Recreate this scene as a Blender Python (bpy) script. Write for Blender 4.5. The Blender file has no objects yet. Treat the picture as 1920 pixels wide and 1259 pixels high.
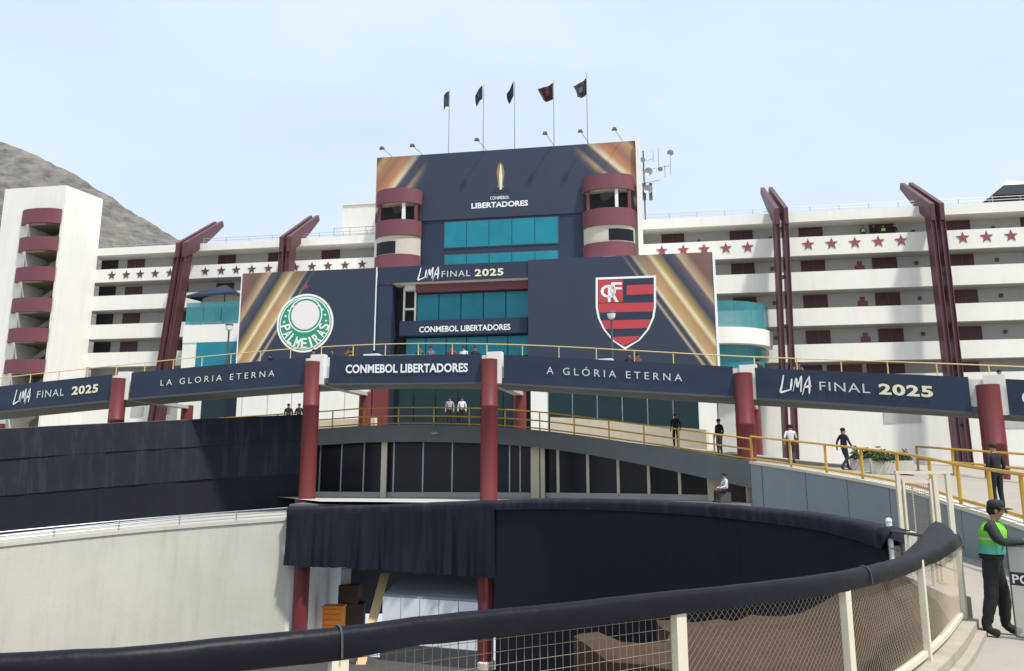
import bpy, bmesh, math, random
from mathutils import Vector, noise, Matrix
random.seed(7)
SC = bpy.context.scene
COL = SC.collection
R = math.radians

# ------------------------------------------------------------------ camera
F_PX, HOR, CAM_H = 1450.0, 895.0, 2.0
CX, CY = 960.0, 629.5
PITCH = math.atan((HOR - CY) / F_PX)
cam_d = bpy.data.cameras.new('camera'); cam = bpy.data.objects.new('camera', cam_d); COL.objects.link(cam)
cam.location = (0, 0, CAM_H); cam.rotation_euler = (math.pi / 2 + PITCH, 0, 0)
cam_d.sensor_width = 36; cam_d.lens = F_PX / 1920 * 36; cam_d.clip_end = 5000; cam_d.clip_start = .1
SC.camera = cam

# ------------------------------------------------------------------ world, sun, exposure
SUN = Vector((.31, -.33, .88)).normalized()          # direction towards the sun
w = bpy.data.worlds.new('World'); SC.world = w; w.use_nodes = True
nt = w.node_tree; nt.nodes.clear()
out = nt.nodes.new('ShaderNodeOutputWorld'); bg = nt.nodes.new('ShaderNodeBackground')
sky = nt.nodes.new('ShaderNodeTexSky'); sky.sky_type = 'NISHITA'; sky.sun_disc = False
sky.sun_elevation = math.asin(SUN.z); sky.sun_rotation = math.atan2(SUN.x, SUN.y)
sky.air_density = 1.0; sky.dust_density = 2.5; sky.ozone_density = 1.5; sky.altitude = 200
# a thin even veil of high cloud over the blue
tc = nt.nodes.new('ShaderNodeTexCoord'); mp = nt.nodes.new('ShaderNodeMapping'); mp.inputs['Scale'].default_value = (1.2, 1.2, 3.2)
nz = nt.nodes.new('ShaderNodeTexNoise'); nz.inputs['Scale'].default_value = 1.6; nz.inputs['Detail'].default_value = 5
mr = nt.nodes.new('ShaderNodeMapRange'); mr.inputs[1].default_value = .3; mr.inputs[2].default_value = .75; mr.inputs[3].default_value = .74; mr.inputs[4].default_value = .92
mix = nt.nodes.new('ShaderNodeMixRGB'); mix.inputs[2].default_value = (6.3, 7.3, 8.4, 1)
nt.links.new(tc.outputs['Generated'], mp.inputs[0]); nt.links.new(mp.outputs[0], nz.inputs['Vector'])
nt.links.new(nz.outputs['Fac'], mr.inputs[0]); nt.links.new(mr.outputs[0], mix.inputs[0])
nt.links.new(sky.outputs[0], mix.inputs[1]); nt.links.new(mix.outputs[0], bg.inputs[0]); nt.links.new(bg.outputs[0], out.inputs[0])
bg.inputs[1].default_value = .083
sd = bpy.data.lights.new('sun', 'SUN'); so = bpy.data.objects.new('sun', sd); COL.objects.link(so)
sd.energy = 3.0; sd.angle = R(4); sd.color = (1, .95, .87)
so.rotation_euler = (-SUN).to_track_quat('-Z', 'Y').to_euler(); so.location = (20, -20, 60)
SC.view_settings.view_transform = 'Standard'; SC.view_settings.look = 'None'
SC.view_settings.gamma = 1; SC.view_settings.use_curve_mapping = False
SC.view_settings.exposure = .72

# ------------------------------------------------------------------ helpers
def ray(x, y):
    a = (x - CX) / F_PX; b = -(y - CY) / F_PX
    return Vector((a, math.cos(PITCH) - b * math.sin(PITCH), math.sin(PITCH) + b * math.cos(PITCH)))
def at(x, y, Y):
    r = ray(x, y); return Vector((0, 0, CAM_H)) + r * (Y / r.y)
def at_z(x, y, z):
    r = ray(x, y); return Vector((0, 0, CAM_H)) + r * ((z - CAM_H) / r.z)
PSI = R(9); FN = Vector((-math.sin(PSI), -math.cos(PSI), 0)); FU = Vector((math.cos(PSI), -math.sin(PSI), 0)); FP = Vector((0, 68, 0))
def Fp(u, o, z): return FP + FU * u + FN * o + Vector((0, 0, z))
def fac(x, y, o=0):
    r = ray(x, y); c = Vector((0, 0, CAM_H)); t = (FP + FN * o - c).dot(FN) / r.dot(FN); p = c + r * t
    return (p - FP).dot(FU), p.z

WPOS = {}
def tag(o, label=None, cat=None, group=None, kind=None):
    if label: o['label'] = label
    if cat: o['category'] = cat
    if group: o['group'] = group
    if kind: o['kind'] = kind
    return o
def thing(name, loc, label, cat, group=None):
    o = bpy.data.objects.new(name, None); COL.objects.link(o); o.location = loc; o.empty_display_size = .3
    WPOS[o.name] = Vector(loc); return tag(o, label, cat, group)
def link(name, me, loc, parent=None, rot=None):
    o = bpy.data.objects.new(name, me); COL.objects.link(o); loc = Vector(loc); WPOS[o.name] = loc
    if parent is not None:
        o.parent = parent; o.location = loc - WPOS[parent.name]
    else: o.location = loc
    if rot is not None: o.rotation_euler = rot
    return o

class MB:
    def __init__(s): s.v = []; s.f = []; s.m = []
    def add(s, vs, fs, mi=0):
        k = len(s.v); s.v += [Vector(p) for p in vs]; s.f += [tuple(k + i for i in f) for f in fs]; s.m += [mi] * len(fs); return s
    def hexa(s, p, mi=0):      # p: 4 bottom (ccw), 4 top
        return s.add(p, [(3, 2, 1, 0), (4, 5, 6, 7), (0, 1, 5, 4), (1, 2, 6, 5), (2, 3, 7, 6), (3, 0, 4, 7)], mi)
    def box(s, c, d, rz=0, mi=0):
        cx, cy, cz = c; a, b, h = d[0] / 2, d[1] / 2, d[2] / 2; co, si = math.cos(rz), math.sin(rz)
        return s.hexa([(cx + x * co - y * si, cy + x * si + y * co, cz + z) for z in (-h, h) for x, y in ((-a, -b), (a, -b), (a, b), (-a, b))], mi)
    def fbox(s, u0, u1, o0, o1, z0, z1, mi=0):   # facade-aligned box, o0 < o1 (outwards)
        return s.hexa([Fp(u, o, z) for z in (z0, z1) for u, o in ((u0, o1), (u1, o1), (u1, o0), (u0, o0))], mi)
    def prism(s, pts, ex, mi=0):   # flat polygon pts, extruded by vector ex
        n = len(pts); ex = Vector(ex); pts = [Vector(p) for p in pts]
        fs = [tuple(range(n - 1, -1, -1)), tuple(range(n, 2 * n))] + [(i, (i + 1) % n, n + (i + 1) % n, n + i) for i in range(n)]
        return s.add(pts + [p + ex for p in pts], fs, mi)
    def tube(s, path, r, n=8, mi=0, closed=False, caps=True):
        path = [Vector(p) for p in path]; N = len(path); rs = r if isinstance(r, (list, tuple)) else [r] * N
        vs = []; fs = []; prev = None
        for i, p in enumerate(path):
            if closed: t = path[(i + 1) % N] - path[i - 1]
            else: t = path[min(i + 1, N - 1)] - path[max(i - 1, 0)]
            t.normalize(); a = Vector((0, 0, 1)) if abs(t.z) < .95 else Vector((1, 0, 0))
            if prev is not None and abs(prev.dot(t)) < .95: a = prev
            x = (a - t * a.dot(t)).normalized(); prev = x; y = t.cross(x)
            for k in range(n):
                q = 2 * math.pi * (k + .5) / n; vs.append(p + (x * math.cos(q) + y * math.sin(q)) * rs[i])
        for i in range(N if closed else N - 1):
            j = (i + 1) % N
            for k in range(n): fs.append((i * n + k, i * n + (k + 1) % n, j * n + (k + 1) % n, j * n + k))
        if caps and not closed: fs += [tuple(range(n - 1, -1, -1)), tuple((N - 1) * n + k for k in range(n))]
        return s.add(vs, fs, mi)
    def lathe(s, c, prof, n=20, mi=0):
        c = Vector(c); vs = []; fs = []; N = len(prof)
        for r, z in prof:
            for k in range(n): vs.append(c + Vector((r * math.cos(2 * math.pi * k / n), r * math.sin(2 * math.pi * k / n), z)))
        for i in range(N - 1):
            for k in range(n): fs.append((i * n + k, i * n + (k + 1) % n, (i + 1) * n + (k + 1) % n, (i + 1) * n + k))
        fs += [tuple(range(n - 1, -1, -1)), tuple((N - 1) * n + k for k in range(n))]
        return s.add(vs, fs, mi)
    def ball(s, c, r, n=12, m=8, mi=0):
        c = Vector(c); r = Vector(r) if not isinstance(r, (int, float)) else Vector((r, r, r)); vs = [c + Vector((0, 0, -r.z))]; fs = []
        for i in range(1, m):
            t = -math.pi / 2 + math.pi * i / m
            for k in range(n): q = 2 * math.pi * k / n; vs.append(c + Vector((r.x * math.cos(t) * math.cos(q), r.y * math.cos(t) * math.sin(q), r.z * math.sin(t))))
        vs.append(c + Vector((0, 0, r.z))); L = len(vs) - 1
        for k in range(n):
            fs.append((0, 1 + (k + 1) % n, 1 + k)); fs.append((L, 1 + (m - 2) * n + k, 1 + (m - 2) * n + (k + 1) % n))
            for i in range(m - 2): a = 1 + i * n; fs.append((a + k, a + (k + 1) % n, a + n + (k + 1) % n, a + n + k))
        return s.add(vs, fs, mi)
    def grid(s, rows, mi=0, closed=False):   # rows of points
        n = len(rows[0]); vs = [p for r in rows for p in r]; fs = []
        for i in range(len(rows) - 1):
            for k in range(n if closed else n - 1): fs.append((i * n + k, i * n + (k + 1) % n, (i + 1) * n + (k + 1) % n, (i + 1) * n + k))
        return s.add(vs, fs, mi)
    def slab(s, A, B, z0A, z1A, z0B=None, z1B=None, mi=0):
        """closed strip between plan paths A and B (lists of xy); z lists lower/upper"""
        n = len(A)
        z0 = z0A if isinstance(z0A, list) else [z0A] * n; z1 = z1A if isinstance(z1A, list) else [z1A] * n
        y0 = z0 if z0B is None else z0B; y1 = z1 if z1B is None else z1B
        rows = [[Vector((a[0], a[1], z0[i])), Vector((a[0], a[1], z1[i])), Vector((b[0], b[1], y1[i])), Vector((b[0], b[1], y0[i]))] for i, (a, b) in enumerate(zip(A, B))]
        k = len(s.v); s.grid(rows, mi, True)
        s.f += [(k, k + 3, k + 2, k + 1)[::-1], tuple(k + 4 * (n - 1) + j for j in (0, 3, 2, 1))]; s.m += [mi, mi]
        return s
    def mesh(s, name, mats, origin=(0, 0, 0), smooth=False, fixn=True):
        o = Vector(origin); me = bpy.data.meshes.new(name); me.from_pydata([tuple(p - o) for p in s.v], [], s.f)
        for m in (mats if isinstance(mats, (list, tuple)) else [mats]): me.materials.append(m)
        me.polygons.foreach_set('material_index', s.m)
        if fixn:
            b = bmesh.new(); b.from_mesh(me); bmesh.ops.recalc_face_normals(b, faces=b.faces); b.to_mesh(me); b.free()
        if smooth:
            me.polygons.foreach_set('use_smooth', [True] * len(me.polygons))
            if smooth != 'all':
                try: me.set_sharp_from_angle(angle=R(40))
                except Exception: pass
        me.update(); return me
    def build(s, name, mats, parent=None, smooth=False, origin=None, label=None, cat=None, group=None, kind=None, fixn=True):
        if origin is None:
            lo = [min(p[i] for p in s.v) for i in range(3)]; hi = [max(p[i] for p in s.v) for i in range(3)]
            origin = ((lo[0] + hi[0]) / 2, (lo[1] + hi[1]) / 2, lo[2])
        o = link(name, s.mesh(name, mats, origin, smooth, fixn), origin, parent)
        return tag(o, label, cat, group, kind)

def catmull(P, n=10):
    P = [Vector(p) for p in P]; out = []
    for i in range(len(P) - 1):
        p0 = P[i - 1] if i else P[0] * 2 - P[1]; p1 = P[i]; p2 = P[i + 1]; p3 = P[i + 2] if i + 2 < len(P) else P[-1] * 2 - P[-2]
        for k in range(n):
            t = k / n; out.append(.5 * ((2 * p1) + (p2 - p0) * t + (2 * p0 - 5 * p1 + 4 * p2 - p3) * t * t + (3 * p1 - p0 - 3 * p2 + p3) * t ** 3))
    out.append(P[-1]); return out
def resample(P, step):
    L = [0]
    for a, b in zip(P, P[1:]): L.append(L[-1] + (b - a).length)
    n = max(1, round(L[-1] / step)); out = []; j = 0
    for k in range(n + 1):
        s = L[-1] * k / n
        while j < len(P) - 2 and L[j + 1] < s: j += 1
        d = L[j + 1] - L[j]; out.append(P[j].lerp(P[j + 1], (s - L[j]) / d if d else 0))
    return out
def normals2(P):
    out = []
    for i in range(len(P)):
        t = P[min(i + 1, len(P) - 1)] - P[max(i - 1, 0)]; t = Vector((t.x, t.y, 0)).normalized(); out.append(Vector((-t.y, t.x, 0)))
    return out
def offs(P, d):
    return [p + n * d for p, n in zip(P, normals2(P))]

# ------------------------------------------------------------------ materials
def C(r, g, b):
    f = lambda c: c / 12.92 if c <= .04045 else ((c + .055) / 1.055) ** 2.4
    return (f(r / 255), f(g / 255), f(b / 255), 1)
def mat(name, col, rough=.7, var=.12, scale=1.5, bump=0, bscale=40, metal=0, streak=0, spec=.4, dirt=None, alpha=None):
    m = bpy.data.materials.new(name); m.use_nodes = True; t = m.node_tree; b = t.nodes['Principled BSDF']
    b.inputs['Roughness'].default_value = rough; b.inputs['Metallic'].default_value = metal; b.inputs['Specular IOR Level'].default_value = spec
    col = tuple(col[:3]) + (1,)
    geo = t.nodes.new('ShaderNodeNewGeometry')
    n = t.nodes.new('ShaderNodeTexNoise'); n.inputs['Scale'].default_value = scale; n.inputs['Detail'].default_value = 6; n.inputs['Roughness'].default_value = .6
    t.links.new(geo.outputs['Position'], n.inputs['Vector'])
    mx = t.nodes.new('ShaderNodeMixRGB'); mx.inputs[1].default_value = tuple(c * (1 - var) for c in col[:3]) + (1,); mx.inputs[2].default_value = tuple(min(1, c * (1 + var)) for c in col[:3]) + (1,)
    t.links.new(n.outputs['Fac'], mx.inputs[0]); last = mx.outputs[0]
    if streak:
        mp = t.nodes.new('ShaderNodeMapping'); mp.inputs['Scale'].default_value = (1.6, 1.6, .12); t.links.new(geo.outputs['Position'], mp.inputs[0])
        n2 = t.nodes.new('ShaderNodeTexNoise'); n2.inputs['Scale'].default_value = 1.4; n2.inputs['Detail'].default_value = 7; n2.inputs['Roughness'].default_value = .7; t.links.new(mp.outputs[0], n2.inputs['Vector'])
        r = t.nodes.new('ShaderNodeMapRange'); r.inputs[1].default_value = .5; r.inputs[2].default_value = .78; r.inputs[4].default_value = streak; t.links.new(n2.outputs['Fac'], r.inputs[0])
        m2 = t.nodes.new('ShaderNodeMixRGB'); m2.inputs[2].default_value = dirt or (.25, .22, .19, 1); t.links.new(r.outputs[0], m2.inputs[0]); t.links.new(last, m2.inputs[1]); last = m2.outputs[0]
    t.links.new(last, b.inputs['Base Color'])
    if bump:
        n3 = t.nodes.new('ShaderNodeTexNoise'); n3.inputs['Scale'].default_value = bscale; n3.inputs['Detail'].default_value = 4; t.links.new(geo.outputs['Position'], n3.inputs['Vector'])
        bp = t.nodes.new('ShaderNodeBump'); bp.inputs['Strength'].default_value = bump; bp.inputs['Distance'].default_value = .02; t.links.new(n3.outputs['Fac'], bp.inputs['Height']); t.links.new(bp.outputs[0], b.inputs['Normal'])
    if alpha is not None: b.inputs['Alpha'].default_value = alpha
    return m
M = dict(
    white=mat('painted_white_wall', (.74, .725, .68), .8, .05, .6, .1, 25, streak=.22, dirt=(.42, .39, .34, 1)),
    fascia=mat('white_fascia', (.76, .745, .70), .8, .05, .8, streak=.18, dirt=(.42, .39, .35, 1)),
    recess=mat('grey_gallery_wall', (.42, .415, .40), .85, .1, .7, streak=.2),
    maroon=mat('maroon_paint', (.155, .046, .064), .55, .15, 1.2, streak=.15, dirt=(.1, .03, .035, 1)),
    winm=mat('maroon_shutter', (.075, .025, .03), .5, .2, 3),
    star=mat('maroon_star_paint', (.24, .06, .075), .6, .1),
    starl=mat('dark_star_paint', (.10, .045, .05), .6, .1),
    mast=mat('maroon_steel', (.092, .034, .042), .45, .2, 2, streak=.3, dirt=(.19, .11, .11, 1)),
    column=mat('red_column_paint', (.150, .027, .030), .5, .14, 1.5, streak=.25, dirt=(.15, .03, .03, 1)),
    navy=mat('navy_vinyl', (.022, .034, .064), .5, .22, .5, .35, 1.6, spec=.3),
    fabric=mat('black_shade_cloth', (.011, .0125, .021), .7, .2, 2.5, .25, 60, streak=.25, spec=.2, dirt=(.020, .023, .034, 1)),
    fabricl=mat('dusty_black_cloth', (.016, .018, .028), .7, .3, 1.2, .25, 60, streak=.75, spec=.2, dirt=(.052, .057, .07, 1)),
    vinyl=mat('black_vinyl_cover', (.006, .006, .011), .45, .2, 5, .35, 7, spec=.16),
    yellow=mat('yellow_rail_paint', (.52, .31, .05), .45, .2, 6, streak=.25, dirt=(.35, .2, .06, 1)),
    yellowp=mat('faded_yellow_rail', (.62, .48, .20), .5, .2, 6),
    greyp=mat('grey_parapet_paint', (.115, .128, .135), .8, .12, .8, .1, 20, streak=.3, dirt=(.17, .18, .18, 1)),
    greyw=mat('blue_grey_wall_paint', (.20, .235, .262), .8, .1, .8, .1, 20, streak=.3, dirt=(.27, .28, .28, 1)),
    conc=mat('pale_concrete', (.55, .53, .46), .9, .17, .45, .3, 18, streak=.55, dirt=(.40, .38, .31, 1)),
    ground=mat('light_concrete_ground', (.31, .285, .245), .9, .14, .9, .3, 30),
    floor=mat('plaza_floor', (.42, .41, .38), .9, .12, .8),
    soil=mat('dry_brown_soil', (.050, .030, .016), .95, .5, 2.2, .9, 14),
    kerb=mat('dusty_kerb_concrete', (.36, .325, .27), .9, .25, 2.5, .3, 25, streak=.5, dirt=(.2, .17, .13, 1)),
    asph=mat('worn_asphalt', (.06, .058, .055), .9, .3, .8, .3, 20),
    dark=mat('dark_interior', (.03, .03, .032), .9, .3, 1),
    frame=mat('cream_metal_frame', (.62, .57, .45), .5, .12, 6),
    cream=mat('cream_paint', (.62, .56, .43), .7, .12, 1.5, streak=.3, dirt=(.4, .34, .25, 1)),
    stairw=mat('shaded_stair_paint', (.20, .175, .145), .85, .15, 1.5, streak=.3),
    creamw=mat('cream_tower_wall', (.50, .46, .38), .8, .1, 1.5, streak=.2),
    steel=mat('grey_steel', (.35, .36, .38), .4, .1, 5, metal=.6),
    steeld=mat('dark_steel', (.07, .075, .08), .5, .2, 5),
    wire=mat('galvanised_wire', (.34, .28, .20), .5, .15, 8, metal=.2),
    letter=mat('white_print', (.80, .80, .80), .6, .04),
    letterg=mat('pale_gold_print', (.72, .70, .50), .6, .04),
    lettert=mat('soft_white_print', (.55, .57, .55), .6, .04),
    green=mat('green_print', (.015, .27, .14), .6, .05), red=mat('red_print', (.45, .045, .06), .6, .05),
    pink=mat('pale_disc_print', (.74, .71, .70), .6, .03), gold=mat('gold_print', (.27, .19, .10), .5, .2, 3), dred=mat('dull_red_print', (.25, .05, .09), .6),
    wood=mat('raw_timber', (.55, .38, .20), .7, .2, 6), orange=mat('orange_plastic', (.75, .23, .02), .5, .12, 5), sheet=mat('white_sheet_metal', (.78, .79, .82), .5, .04, 2), greysheet=mat('grey_roof_sheet', (.2, .22, .25), .5, .1, 3),
    hill=None,
)
def glass(name, col, rough=.08, alpha=1.0, var=.25, scale=.6):
    return mat(name, col, rough, var, scale, spec=.28, alpha=alpha)
M['teal'] = glass('teal_film_glass', (.014, .20, .27), .25)
M['tealb'] = glass('teal_balustrade_glass', (.05, .27, .31), .15, alpha=.6)
M['dglass'] = glass('dark_window_glass', (.008, .009, .013), .25)
M['dteal'] = glass('dark_green_glass', (.008, .025, .03), .1)
M['shield'] = mat('clear_polycarbonate', (.55, .55, .50), .15, .05, alpha=.5, spec=.5)

def banner_mat(name, O, ex, ez, stops, fade):
    """navy print with gold light streaks: ramp over the slanted coordinate a = u - k z, faded along u"""
    m = bpy.data.materials.new(name); m.use_nodes = True; t = m.node_tree; b = t.nodes['Principled BSDF']; b.inputs['Roughness'].default_value = .5
    geo = t.nodes.new('ShaderNodeNewGeometry')
    def lin(vec, off, lo, hi):
        d = t.nodes.new('ShaderNodeVectorMath'); d.operation = 'DOT_PRODUCT'; d.inputs[1].default_value = vec; t.links.new(geo.outputs['Position'], d.inputs[0])
        r = t.nodes.new('ShaderNodeMapRange'); r.inputs[1].default_value = off + lo; r.inputs[2].default_value = off + hi; t.links.new(d.outputs['Value'], r.inputs[0]); return r.outputs[0]
    va = ex[0]; off = va.dot(O)
    fac_ = lin(va, off, ex[1], ex[2])
    cr = t.nodes.new('ShaderNodeValToRGB'); t.links.new(fac_, cr.inputs[0]); e = cr.color_ramp.elements
    e[0].position = stops[0][0]; e[0].color = stops[0][1] + (1,); e[1].position = stops[-1][0]; e[1].color = stops[-1][1] + (1,)
    for p, c in stops[1:-1]: q = e.new(p); q.color = c + (1,)
    fd = lin(ez[0], ez[0].dot(O), ez[1], ez[2])
    n = t.nodes.new('ShaderNodeTexNoise'); n.inputs['Scale'].default_value = .5; n.inputs['Detail'].default_value = 3; t.links.new(geo.outputs['Position'], n.inputs['Vector'])
    mx = t.nodes.new('ShaderNodeMixRGB'); t.links.new(fd, mx.inputs[0]); t.links.new(cr.outputs[0], mx.inputs[1]); mx.inputs[2].default_value = (.022, .034, .064, 1)
    m2 = t.nodes.new('ShaderNodeMixRGB'); m2.blend_type = 'MULTIPLY'; m2.inputs[0].default_value = .25; t.links.new(mx.outputs[0], m2.inputs[1]); t.links.new(n.outputs['Fac'], m2.inputs[2])
    t.links.new(m2.outputs[0], b.inputs['Base Color']); return m

# ------------------------------------------------------------------ lettering
def text_mesh(s, bold=0, spacing=1.0):
    cu = bpy.data.curves.new('t', 'FONT'); cu.body = s; cu.space_character = spacing; cu.offset = bold; cu.resolution_u = 3; cu.fill_mode = 'FRONT'
    o = bpy.data.objects.new('t', cu); COL.objects.link(o); bpy.context.view_layer.update()
    ev = o.evaluated_get(bpy.context.evaluated_depsgraph_get()); me = ev.to_mesh()
    vs = [v.co.copy() for v in me.vertices]; fs = [tuple(p.vertices) for p in me.polygons]
    ev.to_mesh_clear(); bpy.data.objects.remove(o); bpy.data.curves.remove(cu)
    x0 = min(v.x for v in vs); x1 = max(v.x for v in vs); y0 = 0; y1 = .73
    return [((v.x - x0) / (x1 - x0), v.y / y1) for v in vs], fs, (x1 - x0) / y1
def put_text(s, fn, parent, material, s0, s1, t0, t1, bold=0, spacing=1.0, slant=0, name='lettering'):
    """fn(s, t) -> world point on the banner (already proud of its face)"""
    v, f, _ = text_mesh(s, bold, spacing); mb = MB()
    mb.add([fn(s0 + (s1 - s0) * (x + slant * y), t0 + (t1 - t0) * y) for x, y in v], f)
    return mb.build(name, material, parent, fixn=False)
def brush_word(fn, parent, s0, s1, t0, t1, name='brush_lettering'):
    """slanted hand-brushed word in four capitals"""
    st = [[(.12, .98), (.05, .4), (.0, .03), (.14, .08), (.30, .18)], [(.37, .80), (.31, .15)], [(.38, .08), (.50, .85), (.53, .35), (.66, .98), (.62, .08)], [(.66, -.08), (.76, .5), (.90, 1.0)], [(.90, 1.0), (.90, .5), (.87, .02)], [(.72, .36), (.95, .46)]]
    mb = MB()
    for L in st:
        P = catmull([Vector((x, y, 0)) for x, y in L], 5); N = normals2(P); n = len(P)
        row = []
        for i, (p, q) in enumerate(zip(P, N)):
            w_ = .045 * (1 - .5 * abs(2 * i / (n - 1) - 1)); a = p + Vector((q.x * w_ * .6, q.y * w_ * 1.6, 0)); b = p - Vector((q.x * w_ * .6 + .012, q.y * w_ * 1.6, 0))
            row.append([fn(s0 + (s1 - s0) * a.x, t0 + (t1 - t0) * a.y), fn(s0 + (s1 - s0) * b.x, t0 + (t1 - t0) * b.y)])
        mb.grid(row)
    return mb.build(name, M['letter'], parent, fixn=False)

# ================================================================== SETTING
# ---- plan curves of the sunken roundabout
FENCE = [at_z(x, y, 1.2) for x, y in ((-330, 1268), (-150, 1254), (0, 1242), (270, 1223), (600, 1192), (900, 1157), (1200, 1125), (1500, 1091), (1640, 1066), (1745, 1032), (1792, 1008))]
FENCE = resample(catmull(FENCE, 8), .15)
FAR = [at(x, y, Y) for x, y, Y in ((540, 952, 35.5), (700, 948, 34.8), (930, 940, 32.5), (1100, 938, 30), (1300, 945, 26), (1500, 962, 20.5), (1600, 978, 17), (1660, 992, 14.2))]
FARC = catmull(FAR, 10)
LEFTW = [at(x, y, Y) for x, y, Y in ((-420, 1075, 25), (-200, 1042, 29), (0, 1018, 32), (300, 988, 35), (545, 969, 35.9))]
LEFTC = catmull(LEFTW, 10)
# ---- ground: one sheet out to the horizon with the pit cut out of it
pit = [Vector((p.x, p.y, 0)) for p in FENCE[::4]] + [Vector((FENCE[-1].x + .3, FENCE[-1].y + 1.2, 0)), Vector((FARC[-1].x + .1, FARC[-1].y - 1.2, 0))]
pit += [Vector((p.x, p.y, -.05 if i < 42 or i > 64 else .90)) for i, p in enumerate(offs(FARC, .42)[::-1])]
pit += [Vector((-11.0, 46.5, -.1)), Vector((-16, 46.5, -.1)), Vector((-24, 44, 0)), Vector((-33, 38, 0)), Vector((-38, 30, 0)), Vector((-36, 14, 0)), Vector((-24, 4, 0)), Vector((-12, 1.2, 0)), Vector((-6, 1.6, 0))]
cen = Vector((-8, 20, 0)); mb = MB(); rows = []
for p in pit:
    d = Vector((p.x - cen.x, p.y - cen.y, 0)); L = d.length; d.normalize(); q = cen + d * (L + 6); q.z = p.z; far = cen + d * 3000
    rows.append([p, q, cen + d * (L + 60), far])
rows.append(rows[0])
mb.grid(rows); g = mb.build('ground', M['ground'], origin=(0, 0, 0), kind='structure'); 
# ---- pit floor and soil bank inside the near fence
mb = MB(); mb.add([p + Vector((0, 0, -5.6 - p.z)) for p in pit], [tuple(range(len(pit)))]); mb.build('pit_floor', M['asph'], kind='structure')
e9 = FARC[-1]; inner = [p for p in FENCE[::2]] + [FENCE[-1].lerp(e9, f_) for f_ in (.2, .4, .6, .8, 1)]; mb = MB(); rows = []
for i, p in enumerate(inner):
    t = i / (len(inner) - 1); tg = Vector((-2.0, 18.0, 0)); n = Vector((tg.x - p.x, tg.y - p.y, 0)).normalized(); sm_ = max(0, min(1, (t - .60) / .24)); wd = (1.8 + 6.6 * sm_ * sm_ * (3 - 2 * sm_)) * (1 - .5 * max(0, min(1, (t - .72) / .2))); md = .55 * max(0, min(1, (t - .86) / .08)); r = []
    for k in range(15):
        s = k / 14; q = p + n * (s * wd); z = -.10 - .35 * min(1, s * 3) - .35 * s + md * (1 - min(1, s * 2.2))
        z += .16 * noise.noise(Vector((q.x * .9, q.y * .9, 3))) + .09 * noise.noise(Vector((q.x * 3, q.y * 3, 1))) + .04 * noise.noise(Vector((q.x * 9, q.y * 9, 1)))
        r.append(Vector((q.x, q.y, z)))
    q = p + n * (wd + .05); r.append(Vector((q.x, q.y, -5.6))); rows.append(r)
mb.grid(rows); mb.build('soil_bank', M['soil'], smooth=True, kind='structure')
# ---- hill
hm = mat('dry_rocky_hillside', (.30, .255, .21), .95, .3, .012, 0); M['hill'] = hm
t = hm.node_tree; b = t.nodes['Principled BSDF']; geo = t.nodes.new('ShaderNodeNewGeometry')
mp = t.nodes.new('ShaderNodeMapping'); mp.inputs['Scale'].default_value = (.10, .09, .13); mp.inputs['Rotation'].default_value = (0, .5, 0); t.links.new(geo.outputs['Position'], mp.inputs[0])
n = t.nodes.new('ShaderNodeTexNoise'); n.inputs['Scale'].default_value = 1.0; n.inputs['Detail'].default_value = 9; n.inputs['Roughness'].default_value = .72; t.links.new(mp.outputs[0], n.inputs['Vector'])
cr = t.nodes.new('ShaderNodeValToRGB'); e = cr.color_ramp.elements; e[0].position = .36; e[0].color = (.055, .056, .06, 1); e[1].position = .64; e[1].color = (.19, .176, .158, 1); q = e.new(.48); q.color = (.12, .113, .104, 1)
t.links.new(n.outputs['Fac'], cr.inputs[0]); t.links.new(cr.outputs[0], b.inputs['Base Color'])
sil = [(-900, 330), (-600, 290), (-300, 262), (-120, 262), (0, 279), (60, 300), (110, 326), (160, 352), (200, 380), (250, 412), (300, 442), (335, 462), (420, 520), (520, 590), (640, 680)]
mb = MB(); rows = []
for i in range(len(sil) - 1):
    for k in range(10):
        f_ = k / 10; x = sil[i][0] + (sil[i + 1][0] - sil[i][0]) * f_; y = sil[i][1] + (sil[i + 1][1] - sil[i][1]) * f_
        T = at(x, y, 430); h = T.z; r = []
        for j in range(46):
            s = j / 45; Y = 430 - 230 * s ** 1.0 if j < 40 else 430
            s = min(1, j / 40); Y = 430 - 235 * s; z = h * (1 - s) ** 1.15 + 4
            q = Vector((T.x * (Y / 430) ** .35, Y, z)); d = noise.fractal(q * .02, 1, 2, 6) * 9 * min(1, 3 * s) + noise.fractal(q * .07, 1, 2, 5) * 4 + noise.fractal(q * .3, 1, 2, 3) * 1.0
            r.append(q + Vector((0, -.4 * d * min(1, 4 * s), d * (.35 + .65 * min(1, 4 * s)))))
        back = Vector((T.x * 1.25, 720, -5)); rows.append([back] + r)
mb.grid(rows); mb.build('hill', hm, smooth='all', kind='structure')

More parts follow.
